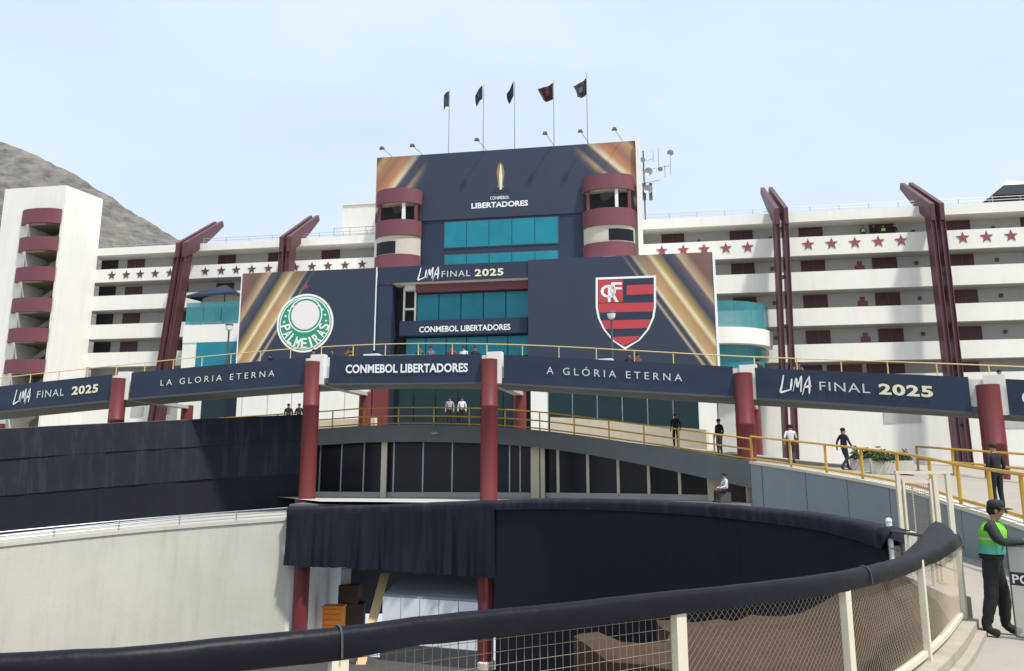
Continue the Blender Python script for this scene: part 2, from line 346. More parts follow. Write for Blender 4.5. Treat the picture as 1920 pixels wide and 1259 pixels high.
# ================================================================== STADIUM WINGS
def star_mesh(name, r, m):
    mb = MB(); pts = []
    for k in range(10):
        a = math.pi / 2 + k * math.pi / 5; rr = r if k % 2 == 0 else r * .42; pts.append(FU * (rr * math.cos(a)) + Vector((0, 0, rr * math.sin(a))))
    mb.prism(pts, FN * .04); return mb.mesh(name, m)
def wing(label, u0, u1, bands, fascia, wins, wtops, wm, stars, sz, sr, smat, base, roof_segs, low, doors):
    root = thing('stadium_wing', Fp((u0 + u1) / 2, 0, base), label, 'building', 'two gallery wings of the stadium')
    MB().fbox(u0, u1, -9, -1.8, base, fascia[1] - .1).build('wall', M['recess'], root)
    MB().fbox(u0, u1, -9.2, 0, fascia[0], fascia[1]).build('roof_fascia', M['fascia'], root)
    for z1, z0 in bands:
        p = MB().fbox(u0, u1, -.18, 0, z0, z1).build('gallery_parapet', M['fascia'], root)
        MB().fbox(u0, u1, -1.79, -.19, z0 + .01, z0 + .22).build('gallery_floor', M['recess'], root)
    me = MB().fbox(0, wm, -.02, .06, 0, 1).mesh('window_shutter', M['winm'], Fp(0, 0, 0))
    fr = MB(); 
    fr.fbox(wm / 2 - .03, wm / 2 + .03, 0, .09, 0, 1)
    frm = fr.mesh('window_frame', M['steeld'], Fp(0, 0, 0))
    for zt in wtops:
        for u in wins:
            o = link('window', me, Fp(u, -1.78, zt - 1.25), root); o.scale = (1, 1, 1.25)
            c = link('window_frame', frm, Fp(u, -1.78, zt - 1.25), o); c.scale = (1, 1, 1)
    sm = star_mesh('star', sr, smat)
    for u in stars: link('star', sm, Fp(u, .005, sz), root)
    # ceiling soffit lights and pipe runs break up the gallery
    MB().fbox(u0, u1, -.5, 0, base, low).build('base_wall', M['white'], root)
    for a, b_, c, d in doors: MB().fbox(a, b_, -.03, .06, c, d).build('door', M['winm'], root)
    # roof railing
    mb = MB(); u = u0
    pm = MB().tube([Fp(0, 0, 0), Fp(0, 0, .55)], .025, 5).mesh('rail_post', M['steel'], Fp(0, 0, 0))
    while u < u1: link('roof_rail_post', pm, Fp(u, -.3, fascia[1]), root); u += 2.4
    for z in (.3, .55): mb.tube([Fp(u0, -.3, fascia[1] + z), Fp(u1, -.3, fascia[1] + z)], .022, 5)
    mb.build('roof_rail', M['steel'], root)
    return root
us = lambda xs, y, o=0: [fac(x, y, o)[0] for x in xs]
RB = [(22.35, 20.7), (19.26, 17.63), (16.07, 14.57), (12.98, 11.5)]
LB = [(22.3, 20.99), (19.59, 18.14), (16.7, 15.27), (13.91, 12.5)]
rw = wing('long white gallery wing with maroon stars right of the central block', 11.8, 52, RB, (23.73, 24.62), [13.5, 19.5, 25.45, 31.35, 37.5, 43.5], (23.8, 20.7, 17.58, 14.45), 2.0,
     us((1241, 1281, 1320, 1361, 1402), 466) + us((1515, 1559, 1603, 1647, 1690), 457) + us((1805, 1850, 1896, 1942), 446), 21.65, .53, M['star'], 1.0, None, 10.35, [])
lw = wing('long white gallery wing with small dark stars left of the central block', -42.75, -12.9, LB, (23.75, 24.5), [-39.8, -34.8, -29.9, -24.6, -19.05], (23.72, 20.87, 18.12, 15.24), 1.85,
     us((210, 237, 263, 291, 319), 514) + us((385, 415, 443, 472, 503), 508) + us((554, 585, 615, 647, 679), 499), 21.65, .45, M['starl'], 1.0, None, 11.3, [])
# darker open doorways at the stair end of the left galleries, signs and louvres on the right wing
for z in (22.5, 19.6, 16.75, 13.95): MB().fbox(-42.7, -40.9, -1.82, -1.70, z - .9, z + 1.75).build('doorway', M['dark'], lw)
for z in (20.0, 16.85, 13.7):
    mb = MB(); mb.fbox(29.9, 30.7, -1.8, -1.75, z - .35, z + .1); mb.fbox(30.1, 30.5, -1.8, -1.75, z + .1, z + .45); mb.build('wall_plaque', M['star'], rw)
for z in (22.9, 20.1, 17.0, 13.9):
    for u in (16.8, 23.0, 34.9, 41.3): MB().fbox(u - .12, u + .12, -1.8, -1.62, z - .15, z + .15).build('wall_lamp', M['steeld'], rw)
for a, b_ in ((24, 26.6), (27, 29.8), (30.2, 33.2), (36.8, 39)): MB().fbox(a, b_, -1.82, -1.7, 9.8, 11.42).build('door', M['winm'], rw)
for x0, x1, y0, y1 in ((1655, 1728, 770, 794), (1868, 1925, 778, 803)):
    (a, z1), (b_, z0) = fac(x0, y0), fac(x1, y1); MB().fbox(a, b_, -.03, .04, z0, z1).build('louvre_opening', M['recess'], rw)
for x0, x1, y0, y1 in ((246, 268, 763, 782), (302, 318, 763, 778)):
    (a, z1), (b_, z0) = fac(x0, y0), fac(x1, y1); MB().fbox(a, b_, -.03, .04, z0, z1).build('louvre_opening', M['recess'], lw)

# ---- stair tower at the left end
c0 = fac(20, 355, 4); c1 = fac(125, 347, 4); zt = (c0[1] + c1[1]) / 2
A = Fp(c0[0] - .6, 4, 0); B = Fp(c1[0], 4, 0); ur = -41.95; Cc = Fp(ur, -.02, 0); Dd = Fp(c0[0] - .6, -.02, 0)
tw = thing('stair_tower', (A + Cc) / 2 + Vector((0, 0, 3.5)), 'white stair tower with maroon curved balconies below the hill', 'building')
# front split round the stair opening
uo0, uo1 = fac(53, 430, 4)[0], fac(112, 430, 4)[0]
zo = fac(75, 400, 4)[1]
def col_prism(pts, z0, z1): return MB().prism([Vector((p.x, p.y, z0)) for p in pts], (0, 0, z1 - z0))
col_prism([Fp(uo1, 4, 0), B, Cc, Fp(uo1, -.02, 0)], 3.5, zt).build('wall', M['white'], tw)
col_prism([A, Fp(uo0, 4, 0), Fp(uo0, -.02, 0), Dd], 3.5, zt).build('wall', M['white'], tw)
col_prism([Fp(uo0, 4, 0), Fp(uo1, 4, 0), Fp(uo1, -.02, 0), Fp(uo0, -.02, 0)], zo, zt).build('wall', M['white'], tw)
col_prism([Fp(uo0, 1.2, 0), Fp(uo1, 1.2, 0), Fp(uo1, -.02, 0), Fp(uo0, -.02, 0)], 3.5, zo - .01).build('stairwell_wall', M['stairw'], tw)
def curved_band(u0, u1, o, bulge, z0, z1, th=.18, n=14):
    mb = MB(); A_ = []; B_ = []
    for k in range(n + 1):
        s = -1 + 2 * k / n; ob = o + bulge * math.sqrt(max(0, 1 - s * s * .97)); p = Fp((u0 + u1) / 2 + s * (u1 - u0) / 2, ob, 0); A_.append(p)
        q = Fp((u0 + u1) / 2 + s * ((u1 - u0) / 2 - th), ob - th, 0); B_.append(q)
    return mb.slab(A_, B_, z0, z1)
ys = [(398, 420), (450, 471), (506, 528), (563, 586), (619, 642), (677, 700), (735, 758)]
xs0 = [37, 31, 25, 18, 11, 5, -2]; xs1 = [117, 111, 106, 100, 95, 89, 83]
for (y0, y1), a, b_ in zip(ys, xs0, xs1):
    u0, z1 = fac(a, y0, 4); u1, z0 = fac(b_, y1, 4); um = uo0 - .75, uo1 + .12
    curved_band(um[0], um[1], 3.95, .8, z0, z1).build('stair_balcony', M['maroon'], tw, smooth=True)
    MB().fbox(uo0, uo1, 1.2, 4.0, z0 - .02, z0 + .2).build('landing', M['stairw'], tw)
    # raking flight behind
    MB().hexa([Fp(uo0, 1.6, z0 - 1.5), Fp(uo1 - .9, 1.6, z0), Fp(uo1 - .9, 1.25, z0), Fp(uo0, 1.25, z0 - 1.5), Fp(uo0, 1.6, z0 - .9), Fp(uo1 - .9, 1.6, z0 + .6), Fp(uo1 - .9, 1.25, z0 + .6), Fp(uo0, 1.25, z0 - .9)]).build('stair_flight', M['conc'], tw)
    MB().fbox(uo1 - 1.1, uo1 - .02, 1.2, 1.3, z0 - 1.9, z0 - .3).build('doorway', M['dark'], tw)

# ---- leaning twin-beam masts
def mast(label, xb, yb, xt, yt, o_b, o_t, wpx, back, up, side):
    ub, zb = fac(xb, yb, o_b); ut, ztp = fac(xt, yt, o_t); zb = min(zb, 2.0)
    root = thing('steel_mast', Fp(ub, o_b, zb), label, 'mast', 'maroon twin-beam masts on the stadium front')
    hw = wpx
    for s in (-1, 1):
        mb = MB(); w2 = .16
        mb.hexa([Fp(ub + s * hw - w2, o_b + .45, zb), Fp(ub + s * hw + w2, o_b + .45, zb), Fp(ub + s * hw + w2, o_b - .45, zb), Fp(ub + s * hw - w2, o_b - .45, zb),
                 Fp(ut + s * hw - w2, o_t + .5, ztp), Fp(ut + s * hw + w2, o_t + .5, ztp), Fp(ut + s * hw + w2, o_t - .6, ztp), Fp(ut + s * hw - w2, o_t - .6, ztp)])
        # flange edges
        for e_ in (-1, 1):
            e0 = s * hw + e_ * (w2 + .012)
            mb.hexa([Fp(ub + e0 - .03, o_b + .6, zb), Fp(ub + e0 + .03, o_b + .6, zb), Fp(ub + e0 + .03, o_b + .35, zb), Fp(ub + e0 - .03, o_b + .35, zb),
                     Fp(ut + e0 - .03, o_t + .66, ztp), Fp(ut + e0 + .03, o_t + .66, ztp), Fp(ut + e0 + .03, o_t + .4, ztp), Fp(ut + e0 - .03, o_t + .4, ztp)])
        mb.build('beam', M['mast'], root)
        mb = MB(); u = ut + s * hw
        mb.prism([Fp(u - w2 - .01, o_t + .75, ztp - 1.3), Fp(u - w2 - .01, o_t + .8, ztp + .1), Fp(u - w2 - .01, o_t - back, ztp + up), Fp(u - w2 - .01, o_t - back - .25, ztp + up - .5), Fp(u - w2 - .01, o_t - back * .6, ztp + up * .36), Fp(u - w2 - .01, o_t - .9, ztp - .4)], FU * (2 * w2 + .02))
        mb.build('top_arm', M['mast'], root)
    for f_ in (.18, .36, .55, .74, .93):
        u = ub + (ut - ub) * f_; o = o_b + (o_t - o_b) * f_; z = zb + (ztp - zb) * f_
        MB().fbox(u - hw + .24, u + hw - .24, o - .25, o + .25, z - .12, z + .12).build('spacer', M['steeld'], root)
    return root
mast('maroon mast nearest the stair tower, leaning, its arms raked right', 286, 790, 348, 462, 2.5, 1.6, .36, 5.4, 4.3, 1)
mast('maroon mast rising behind the banner with green crest', 520, 700, 541, 451, 2.5, 1.6, .36, 5.4, 4.3, 1)
mast('maroon mast beside the glazed terrace, right of the shield banner', 1478, 800, 1462, 398, 2.5, 1.6, .36, 5.4, 4.3, -1)
mast('maroon mast farthest right, arms raked left over the roof', 1803, 845, 1750, 390, 2.5, 1.6, .36, 5.4, 4.3, -1)

# ================================================================== CENTRAL BLOCK
cb = thing('central_block', Fp(-.7, 0, 3.5), 'tall central stadium block clad in navy with teal glazing', 'building')
MB().fbox(-12.9, 11.75, -8, .6, 3.5, 31.5).build('wall', M['white'], cb)
MB().fbox(11.38, 11.8, .4, 1.35, 10, 31.75).build('end_fin', M['white'], cb)
MB().fbox(-8.6, 6.7, .62, .9, 12, 25.6).build('navy_cladding', M['navy'], cb)
def panes(u0, u1, z0, z1, o, n, parent, m=None, rows=1, name='glass_pane'):
    g_ = .035; wd = (u1 - u0) / n; h = (z1 - z0) / rows
    me = MB().fbox(g_, wd - g_, 0, .05, g_, h - g_).mesh(name, m or M['teal'], Fp(0, 0, 0))
    for r_ in range(rows):
        for k in range(n): link(name, me, Fp(u0 + k * wd, o, z0 + r_ * h), parent)
for y0, y1, n in ((417, 466, 5), (479, 500, 5)):
    a, z1 = fac(833, y0, 1); b_, _ = fac(1046, y0, 1); z0 = fac(833, y1, 1)[1]
    MB().fbox(a - .05, b_ + .05, .9, .93, z0 - .05, z1 + .05).build('glazing_frame', M['steeld'], cb)
    panes(a, b_, z0, z1, .93, n, cb)
# lamps glimpsed behind the upper glazing
# ---- top banner
def facade_banner(name, u0, u1, z0, z1, o, m, label, cut=None):
    bn = thing(name, Fp((u0 + u1) / 2, o, z0), label, 'banner')
    if cut is None: MB().fbox(u0, u1, o, o + .06, z0, z1).build('sheet', m, bn)
    else: MB().prism([Fp(u, o, z) for u, z in cut], FN * .06).build('sheet', m, bn)
    return bn
def on_fac(u0, u1, z0, z1, o): return lambda s, t: Fp(u0 + (u1 - u0) * s, o, z0 + (z1 - z0) * t)
Nv = (.022, .034, .064); Br = (.20, .105, .088); Gd = (.52, .36, .17); Wh = (.78, .68, .46); Db = (.13, .07, .075)
zT = 31.75; uL, uR = -12.78, 11.36
def top_stops(): return [(0, (.02, .05, .05)), (.06, (.10, .08, .05)), (.13, (.46, .27, .12)), (.34, (.30, .14, .09)), (.50, (.52, .23, .10)), (.6, Wh), (.66, (.10, .085, .11)), (.78, (.06, .06, .10)), (.84, (.6, .42, .2)), (.93, (.12, .1, .12)), (1, Nv)]
def slanted(sign, k): return (FU * sign + Vector((0, 0, -k)))
# left corner streaks (run up to the right), right corner mirrored: two sheets meeting in the middle
bmL = banner_mat('gold_streak_print_top_left', Fp(uL, 0, zT), (slanted(1, .75), 0, 6.6), (FU * 1.0, 2.2, 5.0), top_stops(), None)
bmR = banner_mat('gold_streak_print_top_right', Fp(uR, 0, zT), (slanted(-1, 1.0), 0, 6.8), (FU * -1.0, 2.6, 5.6), top_stops(), None)
tb = thing('banner', Fp(-.7, 1.0, 25.25), 'top navy banner with gold trophy and gold rays in its corners', 'banner', 'event banners on the stadium')
MB().fbox(uL, -.7, .92, 1.0, 25.25, zT).build('sheet', bmL, tb); MB().fbox(-.7, uR, .92, 1.0, 25.25, zT).build('sheet', bmR, tb)
T = lambda x, y, o=1.012: Fp(*((lambda q: (q[0], o, q[1]))(fac(x, y, 1.0))))
def poly_part(name, pts, m, parent, o=None):
    mb = MB(); mb.add([T(x, y, o or 1.012) for x, y in pts], [tuple(range(len(pts)))]); return mb.build(name, m, parent, fixn=False)
poly_part('trophy', [(931, 360), (934, 345), (931, 325), (934, 310), (938, 304), (943, 310), (946, 325), (943, 345), (947, 359)], M['gold'], tb)
poly_part('trophy_shine', [(937, 356), (936, 330), (938, 310), (940, 310), (942, 330), (941, 356)], M['letterg'], tb, 1.02)
poly_part('trophy_base', [(922, 362), (929, 352), (950, 352), (957, 360)], M['navy'], tb, 1.016)
def px_text(s, x0, y0, x1, y1, hpx, o, plane_o, m, parent, bold=0, spacing=1.0, name='lettering'):
    """baseline from (x0,y0) to (x1,y1) in the photograph, cap height hpx, laid on the facade plane"""
    a, za = fac(x0, y0, plane_o); b_, zb = fac(x1, y1, plane_o); h = fac(x0, y0 - hpx, plane_o)[1] - za
    zm = (za + zb) / 2
    return put_text(s, lambda s_, t_: Fp(a + (b_ - a) * s_, o, zm + h * t_), parent, m, 0, 1, 0, 1, bold, spacing, name=name)
px_text('CONMEBOL', 919, 375, 955, 373, 6, 1.02, 1.0, M['letter'], tb, .01)
px_text('LIBERTADORES', 884, 391, 990, 386, 10, 1.02, 1.0, M['letter'], tb, .03)

# ---- curved balcony towers in front of the top banner
def balcony_tower(label, x0, x1, rows_):
    u0, u1 = fac(x0, 400, 1.3)[0], fac(x1, 400, 1.3)[0]
    root = thing('balcony_tower', Fp((u0 + u1) / 2, 1.0, 18.8), label, 'balcony', 'curved balcony stacks on the central block')
    zs = [(fac((x0 + x1) / 2, a, 2.4)[1], fac((x0 + x1) / 2, b_, 2.4)[1]) for a, b_ in rows_]
    for i, (z1, z0) in enumerate(zs):
        curved_band(u0, u1, 1.05, 1.4, z0, z1, .16).build('balcony_parapet', M['maroon'], root, smooth=True)
        curved_band(u0 + .17, u1 - .17, 1.02, 1.2, z0 + .02, z0 + .2, .9).build('balcony_floor', M['creamw'], root, smooth=True)
    zt_ = zs[0][1]; z1 = zs[1][0]
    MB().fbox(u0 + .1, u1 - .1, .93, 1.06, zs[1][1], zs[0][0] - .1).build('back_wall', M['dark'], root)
    # slim white posts in the top opening
    for f_, m in ((.12, 'maroon'), (.66, 'fascia'), (.90, 'maroon')):
        u = u0 + (u1 - u0) * f_; ob = 1.05 + 1.2 * math.sqrt(1 - (2 * f_ - 1) ** 2 * .97)
        MB().fbox(u - .14, u + .14, ob - .28, ob - .02, zs[1][0] - .3, zt_ + .1).build('post', M[m], root)
    # curved cream wall of the storey below with a dark window
    curved_band(u0 + .08, u1 - .08, 1.0, 1.3, zs[2][0] - .1, zs[1][1] + .05, .3).build('curved_wall', M['creamw'], root, smooth=True)
    return root, u0, u1, zs
bl, a0, a1, zsl = balcony_tower('left of the two curved maroon balcony stacks on the central block', 705, 791, ((352, 379), (411, 440), (476, 502)))
um = (a0 + a1) / 2
def win_on_curve(u0, u1, f0, f1, z0, z1, parent):
    mb = MB(); A_ = []; B_ = []
    for k in range(8):
        s = -1 + 2 * (f0 + (f1 - f0) * k / 7); c = math.sqrt(max(0, 1 - s * s * .97)); u = (u0 + u1) / 2 + s * ((u1 - u0) / 2 - .06)
        A_.append(Fp(u, 1.0 + 1.3 * c + .03, 0)); B_.append(Fp(u, 1.0 + 1.3 * c - .1, 0))
    return mb.slab(A_, B_, z0, z1).build('window', M['dglass'], parent)
win_on_curve(a0, a1, .06, .52, zsl[2][0] + .1, zsl[1][1] - .55, bl)
br, a0, a1, zsr = balcony_tower('right of the two curved maroon balcony stacks, beside the aerials', 1092, 1191, ((325, 353), (389, 421), (453, 480)))
win_on_curve(a0, a1, .5, .97, zsr[2][0] + .15, zsr[1][1] - .35, br)

# ---- lower podium front
pd = thing('podium_block', Fp(-3, 5, 3.5), 'broad lower front of the stadium entrance behind the big crest banners', 'building')
MB().fbox(-22.8, -10.95, .7, 5.85, 3.5, 19.35).build('wall', M['white'], pd)
MB().fbox(2.45, 16.9, .7, 5.85, 3.5, 19.45).build('wall', M['white'], pd)
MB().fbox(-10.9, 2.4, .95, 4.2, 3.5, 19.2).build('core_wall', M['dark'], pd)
MB().fbox(-10.9, 2.4, 4.2, 5.5, 18.15, 19.3).build('lintel', M['white'], pd)
MB().fbox(-10.75, -9.35, 4.25, 5.75, 3.5, 18.14).build('navy_pier', M['navy'], pd)
V = lambda y, x=880: fac(x, y, 5.0)[1]
ua, ub_ = fac(780, 560, 5.0)[0], fac(990, 560, 5.0)[0]
MB().fbox(ua, ub_, 4.3, 5.2, V(546), V(527)).build('maroon_beam', M['maroon'], pd)
MB().fbox(ua - 1.3, ub_, 4.22, 5.3, V(629), V(600)).build('navy_band', M['navy'], pd)
panes(ua, ub_, V(599), V(547), 4.6, 5, pd)
panes(ua - .9, ub_, V(668), V(630), 4.6, 6, pd)
for x_ in (757, 778): # white frame in the side recess
    u = fac(x_, 560, 4.9)[0]; MB().fbox(u - .07, u + .07, 4.6, 4.8, V(600), V(535)).build('recess_frame', M['fascia'], pd)
for y_ in (536, 575): MB().fbox(fac(757, 560, 4.9)[0] + .08, ua - .08, 4.62, 4.78, V(y_) - .08, V(y_) + .08).build('recess_frame', M['fascia'], pd)
MB().fbox(ua - 1.05, ua - .03, 4.3, 4.9, V(540), V(531)).build('recess_soffit', M['fascia'], pd)
# ground storey under the walkway
for x0, x1 in ((700, 728),): 
    a, _ = fac(x0, 750, 6); b_, _ = fac(x1, 750, 6); MB().fbox(a, b_, 5.6, 6.2, 3.5, 11).build('pier', M['column'], pd)
ga, gb = fac(1027, 750, 6)[0], fac(1310, 750, 6)[0]
panes(ga, gb, 3.6, 9.6, 5.86, 6, pd, M['dteal'], 1)
ga, gb = fac(732, 750, 5)[0], fac(985, 750, 5)[0]
panes(ga, gb, 3.6, 9.8, 4.55, 6, pd, M['dteal'], 1)
for x in (452, 500, 545, 590, 645, 690): # panel joints on the white base wall
    u = fac(x, 760, 6)[0]; MB().fbox(u - .03, u + .03, 5.85, 5.87, 3.5, 11).build('panel_joint', M['recess'], pd)
MB().fbox(*[fac(x, 760, 6)[0] for x in (365, 435)], 3, 5.0, 3.5, 10.2).build('glazed_entrance', M['dteal'], pd)

# ---- big banners
u0, u1 = -22.94, -10.78; z1 = 19.55; z0 = 10.2; o = 5.9
st = [(0, Br), (.20, (.17, .085, .07)), (.30, (.50, .36, .22)), (.325, (.10, .08, .10)), (.42, Nv), (.50, (.42, .30, .10)), (.535, Wh), (.57, (.42, .24, .10)), (.66, Gd), (.685, Wh), (.71, (.06, .05, .07)), (.74, Nv), (.765, (.45, .36, .25)), (.785, Nv), (1, Nv)]
mL = banner_mat('gold_streak_print_left', Fp(u0, 0, z1), (FU * 1 + Vector((0, 0, -.60)), 0, 8.6), (FU * 1.0 + Vector((0, 0, .15)), 3.4, 6.6), st, None)
lb = thing('banner', Fp((u0 + u1) / 2, o, z0), 'big navy banner with round green crest and gold rays at left', 'banner', 'event banners on the stadium')
MB().fbox(u0, u1, o, o + .06, z0, z1).build('sheet', mL, lb)
MB().fbox(u1 + .02, u1 + .09, o - .02, o + .1, z0 + 2.2, z1 + .02).build('edge_pole', M['sheet'], lb)
MB().fbox(u0 - .1, u0 - .02, o - .02, o + .1, z0, z1 + .02).build('edge_pole', M['sheet'], lb)
u0, u1 = fac(990, 560, 6)[0], 17.08; z1 = 19.66
mR = banner_mat('gold_streak_print_right', Fp(u1, 0, z1), (FU * -1 + Vector((0, 0, -.66)), 0, 9.2), (FU * -1.0 + Vector((0, 0, .15)), 3.6, 7.6), st, None)
rb = thing('banner', Fp((u0 + u1) / 2, o, 9.8), 'big navy banner with red striped shield and gold rays at right', 'banner', 'event banners on the stadium')
MB().fbox(u0, u1, o, o + .06, 9.8, z1).build('sheet', mR, rb)
MB().fbox(u1 + .02, u1 + .2, o - .1, o + .12, 9.8, z1 + .02).build('edge_pole', M['sheet'], rb)
cbn = thing('banner', Fp(-4, 5.6, 18.2), 'navy banner strip with FINAL 2025 between the two crest banners', 'banner', 'event banners on the stadium')
MB().fbox(-10.66, u0 - .02, 5.76, 5.84, 18.22, 19.6).build('sheet', M['navy'], cbn)
brush_word(on_fac(fac(784, 515, 5.9)[0], fac(826, 515, 5.9)[0], fac(784, 525, 5.9)[1], fac(784, 502, 5.9)[1], 5.86), cbn, 0, 1, 0, 1)
px_text('FINAL', 828, 520, 882, 518, 12, 5.86, 5.86, M['lettert'], cbn, 0, 1.15)
px_text('2025', 890, 518, 944, 516, 13, 5.86, 5.86, M['letterg'], cbn, .03, 1.1)
cb2 = thing('banner', Fp(-3, 5.3, V(629)), 'small navy banner between the two teal glass bands of the entrance', 'banner', 'event banners on the stadium')
MB().fbox(ua - 1.28, ub_ - .02, 5.32, 5.36, V(628), V(601)).build('sheet', M['navy'], cb2)
px_text('CONMEBOL LIBERTADORES', 786, 622, 957, 620, 11, 5.38, 5.38, M['letter'], cb2, .02)

# ---- crests
def disc(parent, name, cu, cz, r, o, m, n=48, r_in=0, sq=1.0):
    mb = MB(); P = [(math.cos(2 * math.pi * k / n), math.sin(2 * math.pi * k / n)) for k in range(n)]
    if r_in:
        mb.grid([[Fp(cu + c * r, o, cz + s * r * sq) for c, s in P], [Fp(cu + c * r_in, o, cz + s * r_in * sq) for c, s in P]], 0, True)
    else: mb.add([Fp(cu + c * r, o, cz + s * r * sq) for c, s in P], [tuple(range(n))])
    return mb.build(name, m, parent, fixn=False)
cu, cz = fac(572, 606, 5.96); rr = (fac(625, 606, 5.96)[0] - fac(519, 606, 5.96)[0]) / 2
cg = disc(lb, 'round_crest', cu, cz, rr, 5.97, M['letter']); o = 5.98
disc(cg, 'crest_ring', cu, cz, rr * .93, 5.98, M['green']); disc(cg, 'crest_ring', cu, cz, rr * .90, 5.985, M['letter'], r_in=rr * .865)
disc(cg, 'crest_centre', cu, cz + rr * .27, rr * .50, 5.995, M['pink']); disc(cg, 'crest_ring', cu, cz + rr * .27, rr * .60, 5.99, M['letter'], r_in=rr * .56)
def mini_star(cu_, cz_, r, o_, m, parent, name='crest_star'):
    mb = MB(); mb.add([Fp(cu_ + (r if k % 2 == 0 else r * .42) * math.cos(math.pi / 2 + k * math.pi / 5), o_, cz_ + (r if k % 2 == 0 else r * .42) * math.sin(math.pi / 2 + k * math.pi / 5)) for k in range(10)], [tuple(range(10))]); mb.build(name, m, parent, fixn=False)
for sx in (-1, 1):
    for a_ in (4, 20, 36, 52): mini_star(cu + sx * rr * .74 * math.cos(R(a_)), cz + rr * .74 * math.sin(R(a_)), rr * .06, 5.995, M['letter'], cg)
for i, ch in enumerate('PALMEIRAS'):
    a_ = R(-168 + i * 19.5); v, f, asp = text_mesh(ch, .02); h = rr * .36; wd = rr * (.2 if ch != 'I' else .07); r0 = rr * .50
    mb = MB(); ur_ = Vector((math.cos(a_), math.sin(a_))); tg = Vector((-ur_.y, ur_.x))
    pts = []
    for x, y in v:
        p = ur_ * (r0 + h * (1 - y)) + tg * ((x - .5) * wd); pts.append(Fp(cu + p.x, 5.995, cz + p.y))
    mb.add(pts, f); mb.build('crest_letter', M['letter'], cg, fixn=False)
su, sz_ = fac(574, 538, 5.97); mini_star(su, sz_, .32, 5.975, M['dred'], lb, 'small_star')
# shield
def S(x, y, o=5.98): a, z = fac(x, y, 5.96); return Fp(a, o, z)
def sh_outline(ins):
    L = 1117 + ins; Rr = 1230 - ins; top = 521 + ins
    P = [(L, top), (Rr, top - 4)]
    right = [(Rr, 575), (Rr - 3, 595), (Rr - 13, 618), (Rr - 30, 638), (1172, 656 - ins * 1.2)]
    left = [(L + 32, 640), (L + 14, 618), (L + 4, 597), (L, 577)]
    return P + right + left
sh = MB(); q = sh_outline(0); sh.add([S(x, y, 5.97) for x, y in q], [tuple(range(len(q)))]); shp = sh.build('shield_crest', M['letter'], rb, fixn=False)
sh = MB(); q = sh_outline(4); sh.add([S(x, y, 5.978) for x, y in q], [tuple(range(len(q)))]); sh.build('shield_field', M['navy'], shp, fixn=False)
def edges_at(y):   # inner left/right of the shield at photo row y
    q = sh_outline(5); import bisect
    def side(pts):
        for (xa, ya), (xb, yb) in zip(pts, pts[1:]):
            if min(ya, yb) <= y <= max(ya, yb) and ya != yb: return xa + (xb - xa) * (y - ya) / (yb - ya)
        return pts[0][0]
    r_ = [q[1]] + q[2:7]; l_ = [q[0]] + q[7:][::-1] + [q[6]]
    return side(l_), side(r_)
for y0, y1, lx in ((535, 553, 1175), (569, 586, None), (601, 617, None), (632, 648, None)):
    mb = MB(); rows = []
    for k in range(7):
        y = y0 + (y1 - y0) * k / 6; l_, r_ = edges_at(y); rows.append([S(lx or l_, y + .5, 5.984), S(r_, y - 1.5, 5.984)])
    mb.grid(rows); mb.build('shield_stripe', M['red'], shp, fixn=False)
mb = MB(); mb.add([S(1122, 526, 5.986), S(1168, 525, 5.986), S(1168, 567, 5.986), S(1122, 568, 5.986)], [(0, 1, 2, 3)]); mb.build('shield_canton', M['red'], shp, fixn=False)
for ch, x0, x1, y0, y1 in (('C', 1126, 1152, 534, 558), ('R', 1140, 1160, 536, 566), ('F', 1146, 1166, 529, 553)):
    v, f, _ = text_mesh(ch, .02); mb = MB(); mb.add([S(x0 + (x1 - x0) * x, y1 + (y0 - y1) * y, 5.992) for x, y in v], f); mb.build('monogram_letter', M['letter'], shp, fixn=False)

# ---- terraces either side
def terrace_left():
    r_ = thing('glass_terrace', Fp(-25.5, 3, 3.5), 'white terrace with teal glass left of the green crest banner', 'terrace', 'glazed terraces flanking the entrance')
    a, _ = fac(346, 600, 3); b_ = -22.95
    z = lambda y: fac(395, y, 3)[1]
    MB().fbox(a, b_, -1.7, 3, 3.5, z(642)).build('lower_wall', M['white'], r_)
    MB().fbox(a, b_, -1.7, 3.05, z(642), z(609)).build('upper_wall', M['fascia'], r_)
    panes(a + .05, b_, z(608), z(566), 2.9, 4, r_, M['tealb'])
    c_, _ = fac(368, 660, 3); MB().fbox(c_, b_ - .1, 3.0, 3.04, z(700), z(641)).build('window', M['teal'], r_)
    return r_
terrace_left()
def umbrella():
    (ua_, z1), (ub2, z0) = fac(363, 541, 1.5), fac(449, 556, 1.5); r_ = thing('parasol', Fp((ua_ + ub2) / 2, 1.5, 17.2), 'wide navy parasol on the left glass terrace', 'parasol')
    um_ = (ua_ + ub2) / 2 + .6; mb = MB(); P = [Fp(ua_, 2.6, z0), Fp(ub2, 2.6, z0 + .2), Fp(ub2, -.5, z0 + .2), Fp(ua_, -.5, z0 + .25)]; top = Fp(um_, 1, z1 + .35)
    mb.add(P + [top] + [p - Vector((0, 0, .22)) for p in P], [(0, 1, 4), (1, 2, 4), (2, 3, 4), (3, 0, 4), (0, 1, 6, 5), (1, 2, 7, 6), (2, 3, 8, 7), (3, 0, 5, 8)]); mb.build('canopy', M['navy'], r_)
    MB().tube([Fp(um_, 1, 15.5), Fp(um_, 1, z1 + .1)], .05).build('pole', M['steeld'], r_)
    MB().tube([Fp(um_ - 2, 1.5, 15.5), Fp(um_ - 2, 1.5, z0)], .03).build('side_post', M['steeld'], r_)
umbrella()
